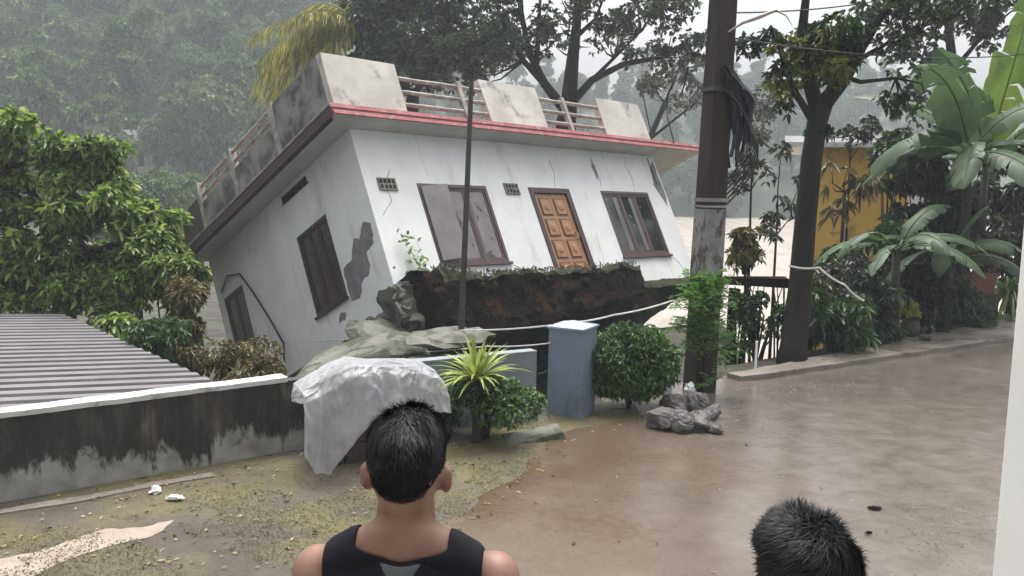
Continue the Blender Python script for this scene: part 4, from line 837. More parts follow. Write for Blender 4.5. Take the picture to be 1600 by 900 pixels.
banana(q, hh, [((-1, -.4, .6), 1.7, .42, 2.0, .5), ((-.5, -.8, .9), 1.5, .45, 2.2, .6), ((-1, .1, .9), 2.0, .36, 1.6, .3), ((.6, -.4, .8), 1.3, .4, 1.8, .4), ((.1, -.5, 1.2), 1.3, .4, 1.2, .8), ((.9, -.3, .4), 1.4, .4, 1.5, .5)], 'short banana plant with arching leaves beside the terracotta planter')
q = gz(px(1395, 470, 16.4)); hh = px(1395, 385, 16.4).z - q.z
banana(q, hh, [((-1, -.3, .5), 1.7, .34, 1.4, .2), ((-1, -.5, .9), 1.5, .33, 1.9, .4), ((1, -.2, .7), 1.6, .34, 1.6, .4), ((.2, -1, .8), 1.4, .38, 1.6, .5), ((.6, .3, 1), 1.5, .4, 1.3, .3), ((-.6, -.8, .3), 1.5, .34, 1.2, .4), ((.8, -.7, .4), 1.5, .34, 1.5, .3)], 'low plant with long shiny arching leaves in front of the ochre house')
# -- undergrowth at the right, each shrub its own
UG = [(1300, 500, 15.0, (.55, .4, .6), 'leaf_mid', 300, .2, 'shrub immediately right of the dark tree trunk'), (1360, 480, 16.0, (.7, .5, .7), 'leaf_dark', 420, .2, 'dark shrub below the arching leaves, behind the kerb'),
      (1440, 440, 17.4, (.8, .5, .9), 'leaf_dark', 480, .22, 'dark shrub behind the yellow potted plant'), (1330, 420, 18.0, (.7, .5, .5), 'leaf_mid', 360, .2, 'green shrub in front of the lower ochre wall'),
      (1450, 310, 19.5, (1.1, .6, 1.3), 'leaf_dark', 700, .26, 'tall dark shrub at the right end of the ochre house'), (1540, 330, 19.4, (1.0, .6, 1.1), 'leaf_grey', 560, .2, 'dull leafed shrub between the banana plants'),
      (1400, 240, 20.5, (.5, .5, .4), 'leaf_dark', 170, .24, 'dark leaves covering the right end of the ochre house eave'), (1270, 470, 15.8, (.4, .4, .6), 'leaf_dry', 200, .14, 'yellowing shrub glimpsed behind the dark tree trunk'),
      (1540, 390, 19.0, (.6, .4, .45), 'leaf_grey', 300, .13, 'small mottled shrub above the terracotta planter'), (1590, 395, 20.2, (.8, .5, .9), 'leaf_dark', 380, .18, 'dark shrub at the right edge above the pale grass'),
      (1590, 300, 20.5, (1.0, .6, 1.3), 'leaf_dark', 460, .22, 'tall dark shrub behind the tallest banana plant'), (1400, 420, 18.6, (.8, .5, .9), 'leaf_mid', 460, .24, 'broad leaved green shrub behind the low arching plant'),
      (1490, 470, 17.6, (.45, .35, .5), 'leaf_mid', 260, .14, 'green shrub left of the terracotta planter'), (1310, 450, 17.2, (.6, .4, .6), 'leaf_grey', 300, .17, 'dull green shrub between the dark trunk and the low arching plant'),
      (1520, 500, 18.1, (.5, .25, .22), 'leaf_mid', 260, .1, 'low green plants on the kerb below the terracotta planter'),
      (1340, 530, 15.9, (.6, .3, .3), 'leaf_dark', 260, .13, 'low dark plants along the outer kerb edge')]
for (u, v, d_, r, lm, nw, L_, lab) in UG:
    q = px(u, v, d_); z = hz(q.x, q.y); shrub('shrub', Vector((q.x, q.y, z)), lab, 'shrub', r, 16, .26, nw, lm, k=5, L=L_, Wl=L_ * .42, zc=q.z - z, droop=.5, stems=8)
q = px(1320, 300, 19); z = hz(q.x, q.y); tree('sapling', Vector((q.x, q.y, z)), 'sparse sapling with drooping leaf rosettes in front of the ochre wall', 'sapling', [(0, 0, 0), (0, 0, q.z - z)], [.05, .03], [([(0, 0, q.z - z - .5), (.4, 0, q.z - z - .1)], .02)], [((0, 0, q.z - z), (.7, .4, .7), 9, .16, 24)], 'leaf_dry', L=.3, Wl=.09, k=6, droop=.8)
q = px(1215, 330, 18); z = hz(q.x, q.y); tree('sapling', Vector((q.x, q.y, z)), 'thin leafy sapling between the utility pole and the dark tree', 'sapling', [(0, 0, 0), (0, 0, q.z - z)], [.04, .02], [([(0, 0, q.z - z - .5), (.3, 0, q.z - z - .1)], .02)], [((0, 0, q.z - z + .3), (.55, .4, 1.1), 10, .15, 60)], 'leaf_grey', L=.2, Wl=.08, k=4, droop=.6)
t0 = gz(px(1500, 400, 25), -.1); T = lambda u, v, d_=25: px(u, v, d_) - t0
tree('canopy_tree', t0, 'sparse dark leaved tree at the upper right behind the banana plants', 'tree', [(0, 0, 0), T(1500, 250), T(1490, 120), T(1480, 20)], [.24, .2, .15, .1], [([T(1495, 160), T(1440, 90), T(1390, 40)], .08), ([T(1490, 110), T(1540, 50), T(1590, 10)], .08)],
     [(T(1440, 60), (1.9, 1, 1.3), 30, .3, 330), (T(1530, 20), (1.6, 1, 1.2), 24, .35, 420), (T(1370, 10), (1.0, .8, .8), 16, .25, 160), (T(1460, 165), (1.1, .8, .7), 14, .3, 160), (T(1500, -60), (3, 1.5, .9), 20, .4, 300)], 'leaf_dark', L=.18, Wl=.12, k=4, droop=.3)
for (u, v, d_, r_, lm, nw, lab) in ((1175, 250, 17.0, (.45, .4, 1.0), 'leaf_grey', 150, 'thin pale leaved sapling just right of the utility pole'), (1330, 210, 19.5, (.8, .5, .5), 'leaf_grey', 150, 'greyish sapling above the ochre house roof edge'),
                                   (1165, 380, 15.2, (.4, .3, .35), 'leaf_dry', 130, 'yellow green sapling between the pole and the dark trunk above the beam')):
    q = px(u, v, d_); z = hz(q.x, q.y); tree('sapling', Vector((q.x, q.y, z)), lab, 'sapling', [(0, 0, 0), (.05, 0, (q.z - z) * .5), (0, 0, q.z - z)], [.04, .03, .015], [([(0, 0, q.z - z - .6), (.3, 0, q.z - z - .1)], .015)], [((0, 0, q.z - z), r_, 12, .14, nw)], lm, L=.13, Wl=.06, k=4, droop=.4)
# -- yellow potted plant, stone, planters, grassy clump
q = gp(1424, 533); pot = empty('plant_pot', (q.x, q.y + .1, .09), 'round mossy brown pot on the kerb holding the yellow leaved plant', 'plant pot')
def lathe(b, prof, n=20):
    V = [(r * math.cos(2 * math.pi * k / n), r * math.sin(2 * math.pi * k / n), z) for r, z in prof for k in range(n)]
    b.add(V, [(i * n + k, i * n + (k + 1) % n, (i + 1) * n + (k + 1) % n, (i + 1) * n + k) for i in range(len(prof) - 1) for k in range(n)])
b = MB(); lathe(b, [(0, 0), (.12, 0), (.17, .1), (.18, .2), (.15, .28), (.17, .31), (.155, .31), (.13, .26), (0, .26)]); b.build('bowl', M['potbrown'], pot, smooth=True)
shrub('yellow_plant', Vector((q.x, q.y + .1, .35)), 'bright yellow leaved plant growing in the brown pot on the kerb', 'plant', (.2, .18, .18), 8, .1, 110, 'leaf_yellow', k=5, L=.09, Wl=.05, zc=.25)
q2 = gp(1445, 538); slab(Vector((q2.x, q2.y, .13)), (.12, .1, .1), (0, 0, .3), 'small brown stone on the kerb right of the pot', 'stone', name='stone', m='potbrown')
q = px(1528, 448, 18.5); z = hz(q.x, q.y); pl = empty('stone_plinth', (q.x, q.y, z), 'mossy block base carrying the terracotta planter', 'plinth'); b = MB(); b.box((-.34, -.25, 0), (.34, .25, q.z - z - .12), jit=.01); b.build('block', M['earth_moss'], pl)
pt = empty('terracotta_planter', (q.x, q.y, q.z - .12), 'square terracotta planter with a rim among the plants at right', 'planter'); b = MB()
b.box((-.25, -.2, .001), (.25, .2, .36)); b.build('box', M['terracotta'], pt); b = MB(); b.box((-.29, -.24, .361), (.29, .24, .42)); b.build('rim', M['terracotta'], pt)
shrub('croton', Vector((q.x, q.y, q.z + .3)), 'reddish croton growing out of the terracotta planter', 'plant', (.35, .25, .35), 10, .14, 160, 'leaf_red', k=5, L=.16, Wl=.05, zc=.35)
q = px(1575, 465, 19.3); o = empty('pale_grass_clump', gz(q), 'pale green arching grass clump at the right edge by the white column', 'grass clump'); tuft('blades', o, (0, 0, max(.2, q.z - hz(q.x, q.y))), 320, 1.2, .05, M['palegreen'], cup=1.2)
# -- plants at the wall
q = gp(740, 700); bl = Vector((q.x + .1, q.y + .35, 0))
shrub('round_bush', bl, 'leafy green bush left of the pillar beneath the spiky plant', 'bush', (.52, .34, .32), 20, .2, 1250, 'leaf_bush', k=5, L=.065, Wl=.03, zc=.42, droop=.3)
q = px(745, 590, 9.55); o = empty('spider_plant', (q.x, q.y, 0), 'spiky yellow green spider plant with arching strap leaves above the left bush', 'spider plant'); tuft('leaves', o, (0, 0, q.z - .05), 95, .74, .05, M['spiky'], cup=.55, upb=1.05)
b = MB(); b.tube([(0, 0, 0), (0, 0, q.z)], [.05, .04], 8); b.build('stem', M['barkg'], o)
q = gp(988, 648); br = Vector((q.x, q.y + .35, 0))
o = empty('round_bush', br, 'dome shaped clipped green bush right of the blue pillar', 'bush')
d = nrm(rng.normal(0, 1, (5200, 3))); rr = rng.uniform(.72, 1.02, (5200, 1)) + np.array([.2 * noise.noise(Vector(x) * 2.1) + .09 * noise.noise(Vector(x) * 7) for x in d])[:, None]; P = d * rr * np.array([.62, .5, .5]) + np.array([0, 0, .6]); P = P[P[:, 2] > .18]; d = d[:len(P)]
dd = nrm(P - np.array([0, 0, .55])); fast_mesh('foliage', whorl(P, dd, 4, .06 * np.repeat(rng.uniform(.6, 1.5, len(P)), 4), .028, 1.2, .3), 6, LF, M['leaf_bush'], o)
b = MB(); b.ball((0, 0, .6), (.45, .34, .36), amp=.2); b.build('inner_core', M['bark'], o)  # solid dark ball filling the inside of the foliage
b = MB()
for k in range(6): a = k * 1.05; b.tube([(0, 0, -.05), (.05 * math.cos(a), .05 * math.sin(a), .25), (.25 * math.cos(a), .2 * math.sin(a), .6)], [.025, .02, .01], 6)
b.build('stem', M['bark'], o)
q = gp(640, 690); shrub('weed', Vector((q.x + .3, q.y + .2, 0)), 'low dark weeds at the wall foot right of the plastic sheet', 'weeds', (.35, .2, .15), 8, .12, 160, 'leaf_dark', L=.07, Wl=.03, zc=.15)
# -- rocks, paving stone, bag
for (u, v, s, lab) in ((1035, 668, (.17, .14, .13), 'wet grey rock at the left of the pile by the pole'), (1062, 672, (.15, .13, .12), 'pale split rock in front of the pile'), (1092, 668, (.2, .12, .1), 'large slanted grey rock at the right of the pile'),
                       (1050, 645, (.14, .12, .13), 'dark rock under the dome bush edge'), (1090, 640, (.13, .12, .12), 'dark rock leaning on the utility pole base'), (1108, 655, (.17, .08, .07), 'long pale stone sloping down the right of the pile'), (1115, 676, (.09, .07, .05), 'small dark stone at the right foot of the pile')):
    q = gp(u, v); b = MB(); b.ball((0, 0, 0), s, nu=22, nv=16, amp=.38, fr=1.3, seed=u % 17); v_ = b.v[0]; v_ += rng.normal(0, .004, v_.shape); v_[:, 2] = np.maximum(v_[:, 2], -s[2] * .6); o = b.build('rock', M['rock']); o.scale = (1.25,) * 3; o.location = (q.x, q.y, s[2] * .7); o.rotation_euler = (random.uniform(-.4, .4), random.uniform(-.6, .6), random.random() * 3); tag(o, lab, 'rock')
q = gp(1045, 640); b = MB(); b.ball((0, 0, 0), (.09, .07, .14), nu=14, nv=9, amp=.5, fr=3); o = b.build('plastic_bag', M['paper']); o.location = (q.x, q.y, .18); tag(o, 'small crumpled white bag on the rocks beside the dome bush', 'bag')
q = gp(1075, 632); b = MB(); b.ball((0, 0, 0), (.07, .05, .1), nu=14, nv=9, amp=.6, fr=3, seed=4); o = b.build('plastic_bag', M['paper']); o.location = (q.x, q.y - .05, .2); tag(o, 'white scrap of bag between rock and utility pole', 'bag')
q = gp(832, 682); b = MB(); b.box((-.36, -.22, -.03), (.36, .22, .05), jit=.03); o = b.build('paving_stone', M['rubble']); o.location = (q.x, q.y, .0); o.rotation_euler = (.02, -.04, .35); tag(o, 'tilted grey paving stone at the foot of the blue pillar', 'paving stone')
q = gp(795, 665); b = MB(); b.ball((0, 0, 0), (.07, .05, .08), nu=10, nv=7, amp=.4); o = b.build('stone', M['concrete']); o.location = (q.x, q.y, .06); tag(o, 'small white stone under the left bush', 'stone')
# -- broken beam on posts by the river, shrub on it, twigs, stake
A = px(1102, 437, 15.6); B = px(1222, 436, 15.9)
bm_ = empty('broken_beam', ((A.x + B.x) / 2, A.y, hz(A.x, A.y)), 'dark broken concrete beam on two posts right of the utility pole', 'beam'); c0 = Vector(bm_.location)
b = MB(); b.box((A.x - c0.x, -.15, A.z - c0.z - .1), (B.x - c0.x, .2, A.z - c0.z + .06), jit=.025); b.build('beam', M['earth'], bm_)
for u in (1146, 1112):
    p = px(u, 450, 15.7) - c0; b = MB(); b.tube([(p.x, 0, -.3), (p.x - .03, 0, p.z - .5), (p.x, 0, p.z)], [.12, .09, .11], 7); b.build('post', M['earth'], bm_)
q = px(1168, 395, 15.9); shrub('shrub', q - Vector((0, 0, .3)), 'small yellow green shrub rooted on top of the broken beam', 'shrub', (.45, .25, .25), 9, .13, 120, 'leaf_dry', L=.12, Wl=.05, zc=.3)
q = px(1185, 510, 14.9); z = hz(q.x, q.y)
o = shrub('twiggy_shrub', Vector((q.x, q.y, z)), 'twiggy half bare shrub below the broken beam with water showing through', 'shrub', (.5, .25, .8), 16, .16, 380, 'leaf_mid', L=.1, Wl=.05, zc=q.z - z, stems=12)
b = MB()
for k in range(16):
    x = random.uniform(-.45, .45); b.tube([(x, 0, -.2), (x + random.uniform(-.1, .1), random.uniform(-.1, .1), .8), (x + random.uniform(-.2, .2), 0, q.z - z + .7)], [.02, .015, .008], 5)
b.build('twigs', M['bark'], o)
q = gp(1178, 582); b = MB(); b.tube([(0, 0, -.1), (0, 0, .5)], .02, 8); o = b.build('white_stake', M['white']); o.location = (q.x + .02, q.y, .0); tag(o, 'short white stake at the kerb end near the twiggy shrub', 'stake')

# ------------------------------------------------------------------ ochre house, distant house
d0 = 23.5; A = px(1262, 228, d0); B = px(1412, 232, d0); zb = -3.0
oh = empty('ochre_house', (A.x, A.y, zb), 'ochre yellow house with a thin pale roof edge behind the dark roadside tree', 'house', rz=R_(-17)); Wd2 = B.x - A.x; hw = A.z - zb
b = MB(); b.box((0, 0, 0), (Wd2, 5, hw - .06)); b.build('wall', M['ochre'], oh)
b = MB(); b.box((-.7, -.7, hw - .055), (Wd2 + .5, 5.3, hw + .07)); rr_ = b.build('roof', M['trim_white'], oh)
b = MB(); b.add([(-.6, -.6, hw + .071), (Wd2 + .4, -.6, hw + .071), (Wd2 + .4, 2.3, hw + .4), (-.6, 2.3, hw + .4), (-.6, 5.2, hw + .071), (Wd2 + .4, 5.2, hw + .071)], [(0, 1, 2, 3), (3, 2, 5, 4), (0, 3, 4), (1, 5, 2)]); b.build('roof_sheet', M['tin'], rr_)
b = MB(); b.box((Wd2 - .06, -.5, 0), (Wd2 + .08, -.36, hw - .06)); b.build('post', M['white'], oh)
for x0 in (.5, 2.0):
    b = MB(); b.box((x0, -.05, 1.9), (x0 + .9, -.002, 3.0)); w_ = b.build('window', M['wood_dark'], oh); b = MB(); b.box((x0 + .07, -.06, 1.97), (x0 + .83, -.051, 2.93)); b.build('pane', M['pane_side'], w_)
q = next((px(212, 240, k) for k in range(92, 220) if hz(px(212, 240, k).x, px(212, 240, k).y) + 3 > px(212, 240, k).z), px(212, 240, 110)); dh = empty('hillside_house', (q.x, q.y, hz(q.x, q.y)), 'small grey house with a pale roof edge among the trees on the misty hill', 'house', rz=.3); zz = q.z - hz(q.x, q.y); dh.scale = (.6, .6, 1)
b = MB(); b.box((-3, -2, -1), (3, 2, zz + 1)); b.build('wall', M['parapet'], dh)
b = MB(); b.add([(-3.6, -2.6, zz + 1.01), (3.6, -2.6, zz + 1.01), (3.6, 0, zz + 2.6), (-3.6, 0, zz + 2.6), (-3.6, 2.6, zz + 1.01), (3.6, 2.6, zz + 1.01)], [(0, 1, 2, 3), (3, 2, 5, 4), (0, 3, 4), (1, 5, 2), (0, 4, 5, 1)]); b.build('roof', M['tin'], dh)
b = MB(); b.box((-1.8, -2.05, zz - 1.4), (-.8, -2.002, zz)); b.box((.6, -2.05, zz - 1.4), (1.6, -2.002, zz)); b.build('window', M['black'], dh)

# ------------------------------------------------------------------ forest on the hills
protos = []
def far_tree(kind, lm):
    H = [9, 12, 8, 14][kind]; r = [3.6, 3.2, 4.2, 3.0][kind]
    C, Rr = lobes((0, 0, H * .56), (r * .75, r * .75, H * .4), 22, r * .36); P, d = on_lobes(C, Rr, 1700, .8, .5)
    Vv = whorl(P, d, 3, .5, .3, 1.0, .3)
    me = fast_mesh('crown', Vv, 6, LF, M[lm]); b = MB(); b.tube([(0, 0, -1), (.2, 0, H * .4), (0, .1, H * .75)], [.3, .22, .1], 6); tk = b.build('trunk', M['barkg']); return me, tk
for kind in range(4):
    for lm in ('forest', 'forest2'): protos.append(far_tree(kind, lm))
def place_tree(i, x, y, s, label, group):
    c, tk = protos[i]; r = bpy.data.objects.new('forest_tree', None); COL.objects.link(r); r.location = (x, y, hz(x, y) - .3); r.rotation_euler = (0, 0, random.random() * 6.28); r.scale = (s, s, s * random.uniform(.85, 1.15)); tag(r, label, 'tree', group)
    for p in (c, tk): q = p.copy(); COL.objects.link(q); q.parent = r
    return r
n_l = n_r = 0
for row in range(9):
    y = 93 + row * 7
    for k in range(52):
        x = -y * .66 + k * 4.3 + random.uniform(-1.6, 1.6); yy_ = y + random.uniform(-3, 3)
        u = 800 + FPX * x / yy_
        if u < -60 or u > 560 or n_l > 190: continue
        if abs(u - 212) < 26 and dh.location.y - 14 < yy_ < dh.location.y + 5: continue
        place_tree(random.choice([0, 2, 4, 6, 1, 3]), x, yy_, random.uniform(.75, 1.25), 'misty forest tree on the steep wooded hillside at left', 'trees on the left hillside'); n_l += 1
for row in range(6):
    y = 158 + row * 12
    for k in range(40):
        x = -18 + k * 6.2 + random.uniform(-2, 2); yy_ = y + random.uniform(-4, 4); u = 800 + FPX * x / yy_
        if u < 640 or u > 1480 or n_r > 170: continue
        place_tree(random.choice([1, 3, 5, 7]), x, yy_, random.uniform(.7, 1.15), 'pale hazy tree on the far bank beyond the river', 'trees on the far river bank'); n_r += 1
for c, tk in protos: bpy.data.objects.remove(c); bpy.data.objects.remove(tk)
print('forest', n_l, n_r)
for k, (u, v, d_) in enumerate([(235, 300, 62), (180, 330, 48), (300, 300, 70)]):
    q = px(u, v, d_); z = hz(q.x, q.y); shrub('field_tree', Vector((q.x, q.y, z)), ['rounded green tree at the edge of the field below the hillside house', 'green tree rising behind the bright broad leaved tree', 'hazy bush at the field edge left of the roof end'][k], 'tree', (2.2, 2, max(1.4, (q.z - z) * .5)), 14, 1.0, 700, 'forest', k=4, L=.4, Wl=.2, zc=max(1.6, q.z - z - .5))

# ------------------------------------------------------------------ litter, grass and gravel
for (u, v, lab) in ((243, 766, 'crumpled white paper scrap by the mouldy wall, the left one of two'), (273, 777, 'flat white wrapper by the mouldy wall, the right one of two')):
    q = gp(u, v, .03); b = MB(); b.ball((0, 0, 0), (.07 if u > 260 else .045, .04, .02 if u > 260 else .035), nu=12, nv=7, amp=.9, fr=2.4, seed=u); o = b.build('paper_scrap', M['paper']); o.location = q; tag(o, lab, 'litter')
for (u, v, s, lab) in ((1366, 793, .05, 'dark dead leaf lying on the wet road above the boy, larger of two'), (1357, 832, .025, 'tiny dark dead leaf on the road just right of the boy, smaller of two')):
    q = gp(u, v, .02); b = MB(); b.ball((0, 0, 0), (s * 1.3, s * .7, .012), nu=10, nv=6, amp=.8, fr=2, seed=u); o = b.build('dead_leaf', M['earth']); o.location = q; tag(o, lab, 'leaf')
# leaf litter and short grass over the soil
N = 60000; X = rng.uniform(-5.2, 1.2, N); Y = rng.uniform(4.5, 10.4, N)
den = np.array([noise.noise(Vector((x * .9, y * .9, 2))) + .6 * noise.noise(Vector((x * 3, y * 3, 5))) for x, y in zip(X, Y)])
rl = np.array([road_left(y) for y in Y]); eY = np.interp(X, EX, EY); ok = (Y < eY - .9 - .5 * rng.random(N)) & (X < rl + .05) & (den > -.05); ok &= (Y > 5.1 + .28 * np.maximum(0, -X - 1.2) * 0)
X, Y = X[ok], Y[ok]; P = np.stack([X, Y, np.full(len(X), .002)], 1); D = np.stack([rng.normal(0, .5, len(X)), rng.normal(0, .5, len(X)), np.ones(len(X)) * .6], 1)
o = fast_mesh('grass', leaves(P, D, rng.uniform(.012, .032, len(X)), .009), 6, LF, M['grass']); tag(o, 'short patchy yellow green grass growing on the muddy yard soil', 'grass', kind='stuff')
N = 2600; X = rng.uniform(-5, 3.2, N); Y = rng.uniform(4.6, 11.6, N); rl = np.array([road_left(y) for y in Y]); eY = np.interp(X, EX, EY)
ok = (Y < eY - .15) & ((X < rl + .3) | (rng.random(N) < .06)); X, Y = X[ok], Y[ok]; P = np.stack([X, Y, np.full(len(X), .012)], 1); D = rng.normal(0, 1, (len(X), 3)) * [1, 1, .15]
o = fast_mesh('leaf_litter', leaves(P, D, rng.uniform(.02, .06, len(X)), .022, droop=.02), 6, LF, M['litter']); tag(o, 'scattered brown and yellow fallen leaves on the yard soil', 'leaf litter', kind='stuff')
# gravel and grit on the road
b = MB(); pts = []
for (u, v, su, sv, n_) in ((1480, 835, 60, 28, 420), (1300, 600, 40, 14, 90), (1180, 650, 50, 25, 260), (1270, 610, 60, 12, 80)):
    for k in range(n_): q = gp(random.gauss(u, su), random.gauss(v, sv), .006); pts.append(q)
V = []
for q in pts:
    s = random.uniform(.005, .016); a = random.random() * 3
    V.append([(q.x + s * math.cos(a + t_), q.y + s * math.sin(a + t_), .004) for t_ in (0, 1.6, 3.2, 4.7)] + [(q.x, q.y, .004 + s * .7)])
o = fast_mesh('gravel', np.array(V), 5, [(0, 1, 4), (1, 2, 4), (2, 3, 4), (3, 0, 4)], M['gravel']); tag(o, 'grey grit and gravel washed over the wet road', 'gravel', kind='stuff')

# ------------------------------------------------------------------ veranda and column nearest the camera
b = MB(); b.box((-6, -3, -.05), (6, 2.25, .73)); b2 = b.build('veranda', M['concrete']); tag(b2, kind='structure')
q = px(1568, 860, 1.62); col = empty('veranda_column', (q.x + .245, q.y + .1, .73), 'white painted veranda column at the right edge of the picture', 'column')
b = MB(); b.box((-.13, -.13, .12), (.13, .13, 3.0)); s_ = b.build('shaft', M['white'], col)
bv = s_.modifiers.new('bevel', 'BEVEL'); bv.width = .012; bv.segments = 3
b = MB(); b.box((-.16, -.16, 0), (.16, .16, .118)); b.build('base', M['white'], col)

# ------------------------------------------------------------------ people
def body_mesh(name, tilt=0.0, arms='down', voxel=.007):
    b = MB()
    def cap(a, c, r0, r1, n=14):
        a = Vector(a); c = Vector(c); b.tube([a, a.lerp(c, .33), a.lerp(c, .66), c], [r0, r0 * .67 + r1 * .33, r0 * .33 + r1 * .67, r1], n); b.ball(a, r0, nu=n, nv=8); b.ball(c, r1, nu=n, nv=8)
    hm = Matrix.Translation((0, 0, 1.5)) @ Matrix.Rotation(tilt, 4, 'X') @ Matrix.Translation((0, 0, -1.5))
    def H(p): return hm @ Vector(p)
    h3 = hm.to_3x3()
    b.ball(H((0, -.012, 1.612)), (.076, .096, .1), M=h3, nu=24, nv=16); b.ball(H((0, .015, 1.655)), (.07, .08, .06), M=h3); b.ball(H((0, .04, 1.55)), (.055, .062, .068), M=h3); b.ball(H((0, .02, 1.51)), (.05, .06, .035), M=h3)
    b.ball(H((0, -.055, 1.57)), (.055, .04, .06), M=h3)
    cap(H((0, .098, 1.60)), H((0, .112, 1.565)), .01, .015, 8)                 # nose
    for s in (-1, 1):
        b.ball(H((s * .03, .082, 1.603)), .015, nu=10, nv=6)                     # eyes
        e = H((s * .089, -.008, 1.588)); b.ball(e, (.012, .022, .036), M=h3 @ Matrix.Rotation(s * .35, 3, 'Z'), nu=12, nv=8); b.ball(H((s * .083, .004, 1.562)), (.011, .013, .016), nu=8, nv=6)
    cap(H((-.02, .094, 1.535)), H((.02, .094, 1.535)), .008, .008, 8)           # lips
    cap((0, -.025, 1.40), H((0, -.012, 1.56)), .07, .06, 18)
    for s in (-1, 1):
        cap((s * .02, -.045, 1.475), (s * .17, -.03, 1.385), .045, .042); cap((s * .05, .02, 1.4), (s * .17, .0, 1.38), .035, .035)
        b.ball((s * .195, -.015, 1.36), (.058, .062, .065)); b.ball((s * .085, -.055, 1.30), (.09, .055, .11)); b.ball((s * .075, .05, 1.28), (.085, .055, .08))
        cap((s * .205, -.015, 1.35), (s * .235, -.03, 1.08), .05, .038); cap((s * .235, -.03, 1.08), (s * .245, .03, .84), .04, .026)
        hb = Vector((s * .246, .04, .8)); b.ball(hb, (.022, .04, .05))
        for k in range(4):
            f0 = hb + Vector((0, -.026 + .018 * k, -.04)); L = (.055, .068, .072, .062)[3 - k] if k else .052; cap(f0, f0 + Vector((-s * .006, .006, -L * .5)), .0085, .008, 8); cap(f0 + Vector((-s * .006, .006, -L * .5)), f0 + Vector((-s * .02, .014, -L * .95)), .008, .0065, 8)
        cap(hb + Vector((-s * .005, .035, .01)), hb + Vector((-s * .018, .062, -.035)), .011, .008, 8)
        cap((s * .09, 0, .9), (s * .1, .01, .5), .085, .054); cap((s * .1, .01, .5), (s * .105, -.02, .09), .055, .036); b.ball((s * .102, -.03, .36), (.05, .055, .1)); cap((s * .105, -.05, .035), (s * .115, .14, .028), .035, .026)
    b.ball((0, -.005, 1.22), (.158, .105, .2)); b.ball((0, 0, 1.05), (.138, .095, .16)); b.ball((0, -.005, .93), (.165, .11, .12)); b.ball((0, -.03, 1.38), (.15, .07, .06))
    o = b.build(name, M['skin']); r = o.modifiers.new('r', 'REMESH'); r.mode = 'VOXEL'; r.voxel_size = voxel; r.use_smooth_shade = True
    s = o.modifiers.new('s', 'SMOOTH'); s.factor = .6; s.iterations = 9
    dg = bpy.context.evaluated_depsgraph_get(); me = bpy.data.meshes.new_from_object(o.evaluated_get(dg)); o.modifiers.clear(); o.data = me; me.shade_smooth(); me.name = name
    return o, hm
def clip(body, F, off, name, m, parent, rough=0, keepfun=None):
    """cloth or hair: the body's surface where F>0, cut exactly on F=0 and pushed outwards"""
    me = body.data; n_ = len(me.vertices); co = np.zeros(n_ * 3); me.vertices.foreach_get('co', co); co = co.reshape(-1, 3); no = np.zeros(n_ * 3); me.vertices.foreach_get('normal', no); no = no.reshape(-1, 3)
    val = F(co); V = []; idx = {}; Fc = []
    def vert(key, p, nn_, fv):
        if key not in idx:
            k = off if not callable(off) else off(p); e = min(1, max(fv, 0) / .012) * .75 + .25; idx[key] = len(V); V.append(tuple(p + nn_ * k * e))
        return idx[key]
    for p in me.polygons:
        vs = list(p.vertices); f = [val[i] for i in vs]
        if max(f) <= 0: continue
        poly = []
        for a in range(len(vs)):
            i, j = vs[a], vs[(a + 1) % len(vs)]
            if val[i] > 0: poly.append(vert(i, co[i], no[i], val[i]))
            if (val[i] > 0) != (val[j] > 0):
                t_ = val[i] / (val[i] - val[j]); key = (min(i, j), max(i, j)); poly.append(vert(key, co[i] + (co[j] - co[i]) * t_, nrm(no[i] + (no[j] - no[i]) * t_), 0))
        if len(poly) >= 3: Fc.append(tuple(poly))
    b = MB(); b.add(V, Fc); o = b.build(name, m, parent, smooth=True); return o
def hair_strands(body, F, n_, L, name, parent, hm, comb, offf, lift=.05, jit=.18):
    me = body.data; k = len(me.vertices); co = np.zeros(k * 3); me.vertices.foreach_get('co', co); co = co.reshape(-1, 3); no = np.zeros(k * 3); me.vertices.foreach_get('normal', no); no = no.reshape(-1, 3)
    v = F(co); ids = np.nonzero(v > .003)[0]; ids = rng.choice(ids, n_); P = co[ids] + no[ids] * (np.array([offf(p) for p in co[ids]])[:, None] - .0015); Nn = no[ids]
    C = comb(co[ids]); C = C - Nn * (C * Nn).sum(1, keepdims=True); sw = np.array([tuple(noise.noise_vector(Vector(p) * 28)) for p in co[ids]]); C = nrm(C + rng.normal(0, jit, C.shape) + sw * .4); ll = (L(co[ids]) * rng.uniform(.6, 1.2, n_))[:, None]
    s = nrm(np.cross(Nn, C)) * .0013; V = []
    for t_ in (0, .35, .7, 1): p = P + C * ll * t_ + Nn * (ll * lift * t_ * (1.1 - t_ * .8) - (ll * t_) ** 2 * 4.2); V += [p - s * (1.05 - t_), p + s * (1.05 - t_)]
    V = np.stack(V, 1); return fast_mesh(name, V, 8, [(0, 1, 3, 2), (2, 3, 5, 4), (4, 5, 7, 6)], M['hair'], parent)
def hairline(side_z, nape_z, hm):
    inv = np.array(hm.inverted())
    def F(co):
        p = co @ inv[:3, :3].T + inv[:3, 3]; x, y, z = p[:, 0], p[:, 1], p[:, 2]
        lim = np.where(y > .03, 1.645 + (y - .03) * .3, np.where(y > -.02, side_z + (y + .02) / .05 * (1.645 - side_z), nape_z + np.clip((y + .09) / .07, 0, 1) * (side_z - nape_z) + .12 * np.clip(np.abs(x) - .02, 0, .05)))
        ear = (np.abs(x) > .0765) & (z < 1.64) & (z > 1.53) & (y > -.04) & (y < .04)
        return np.where(ear, -.01, z - lim)
    return F
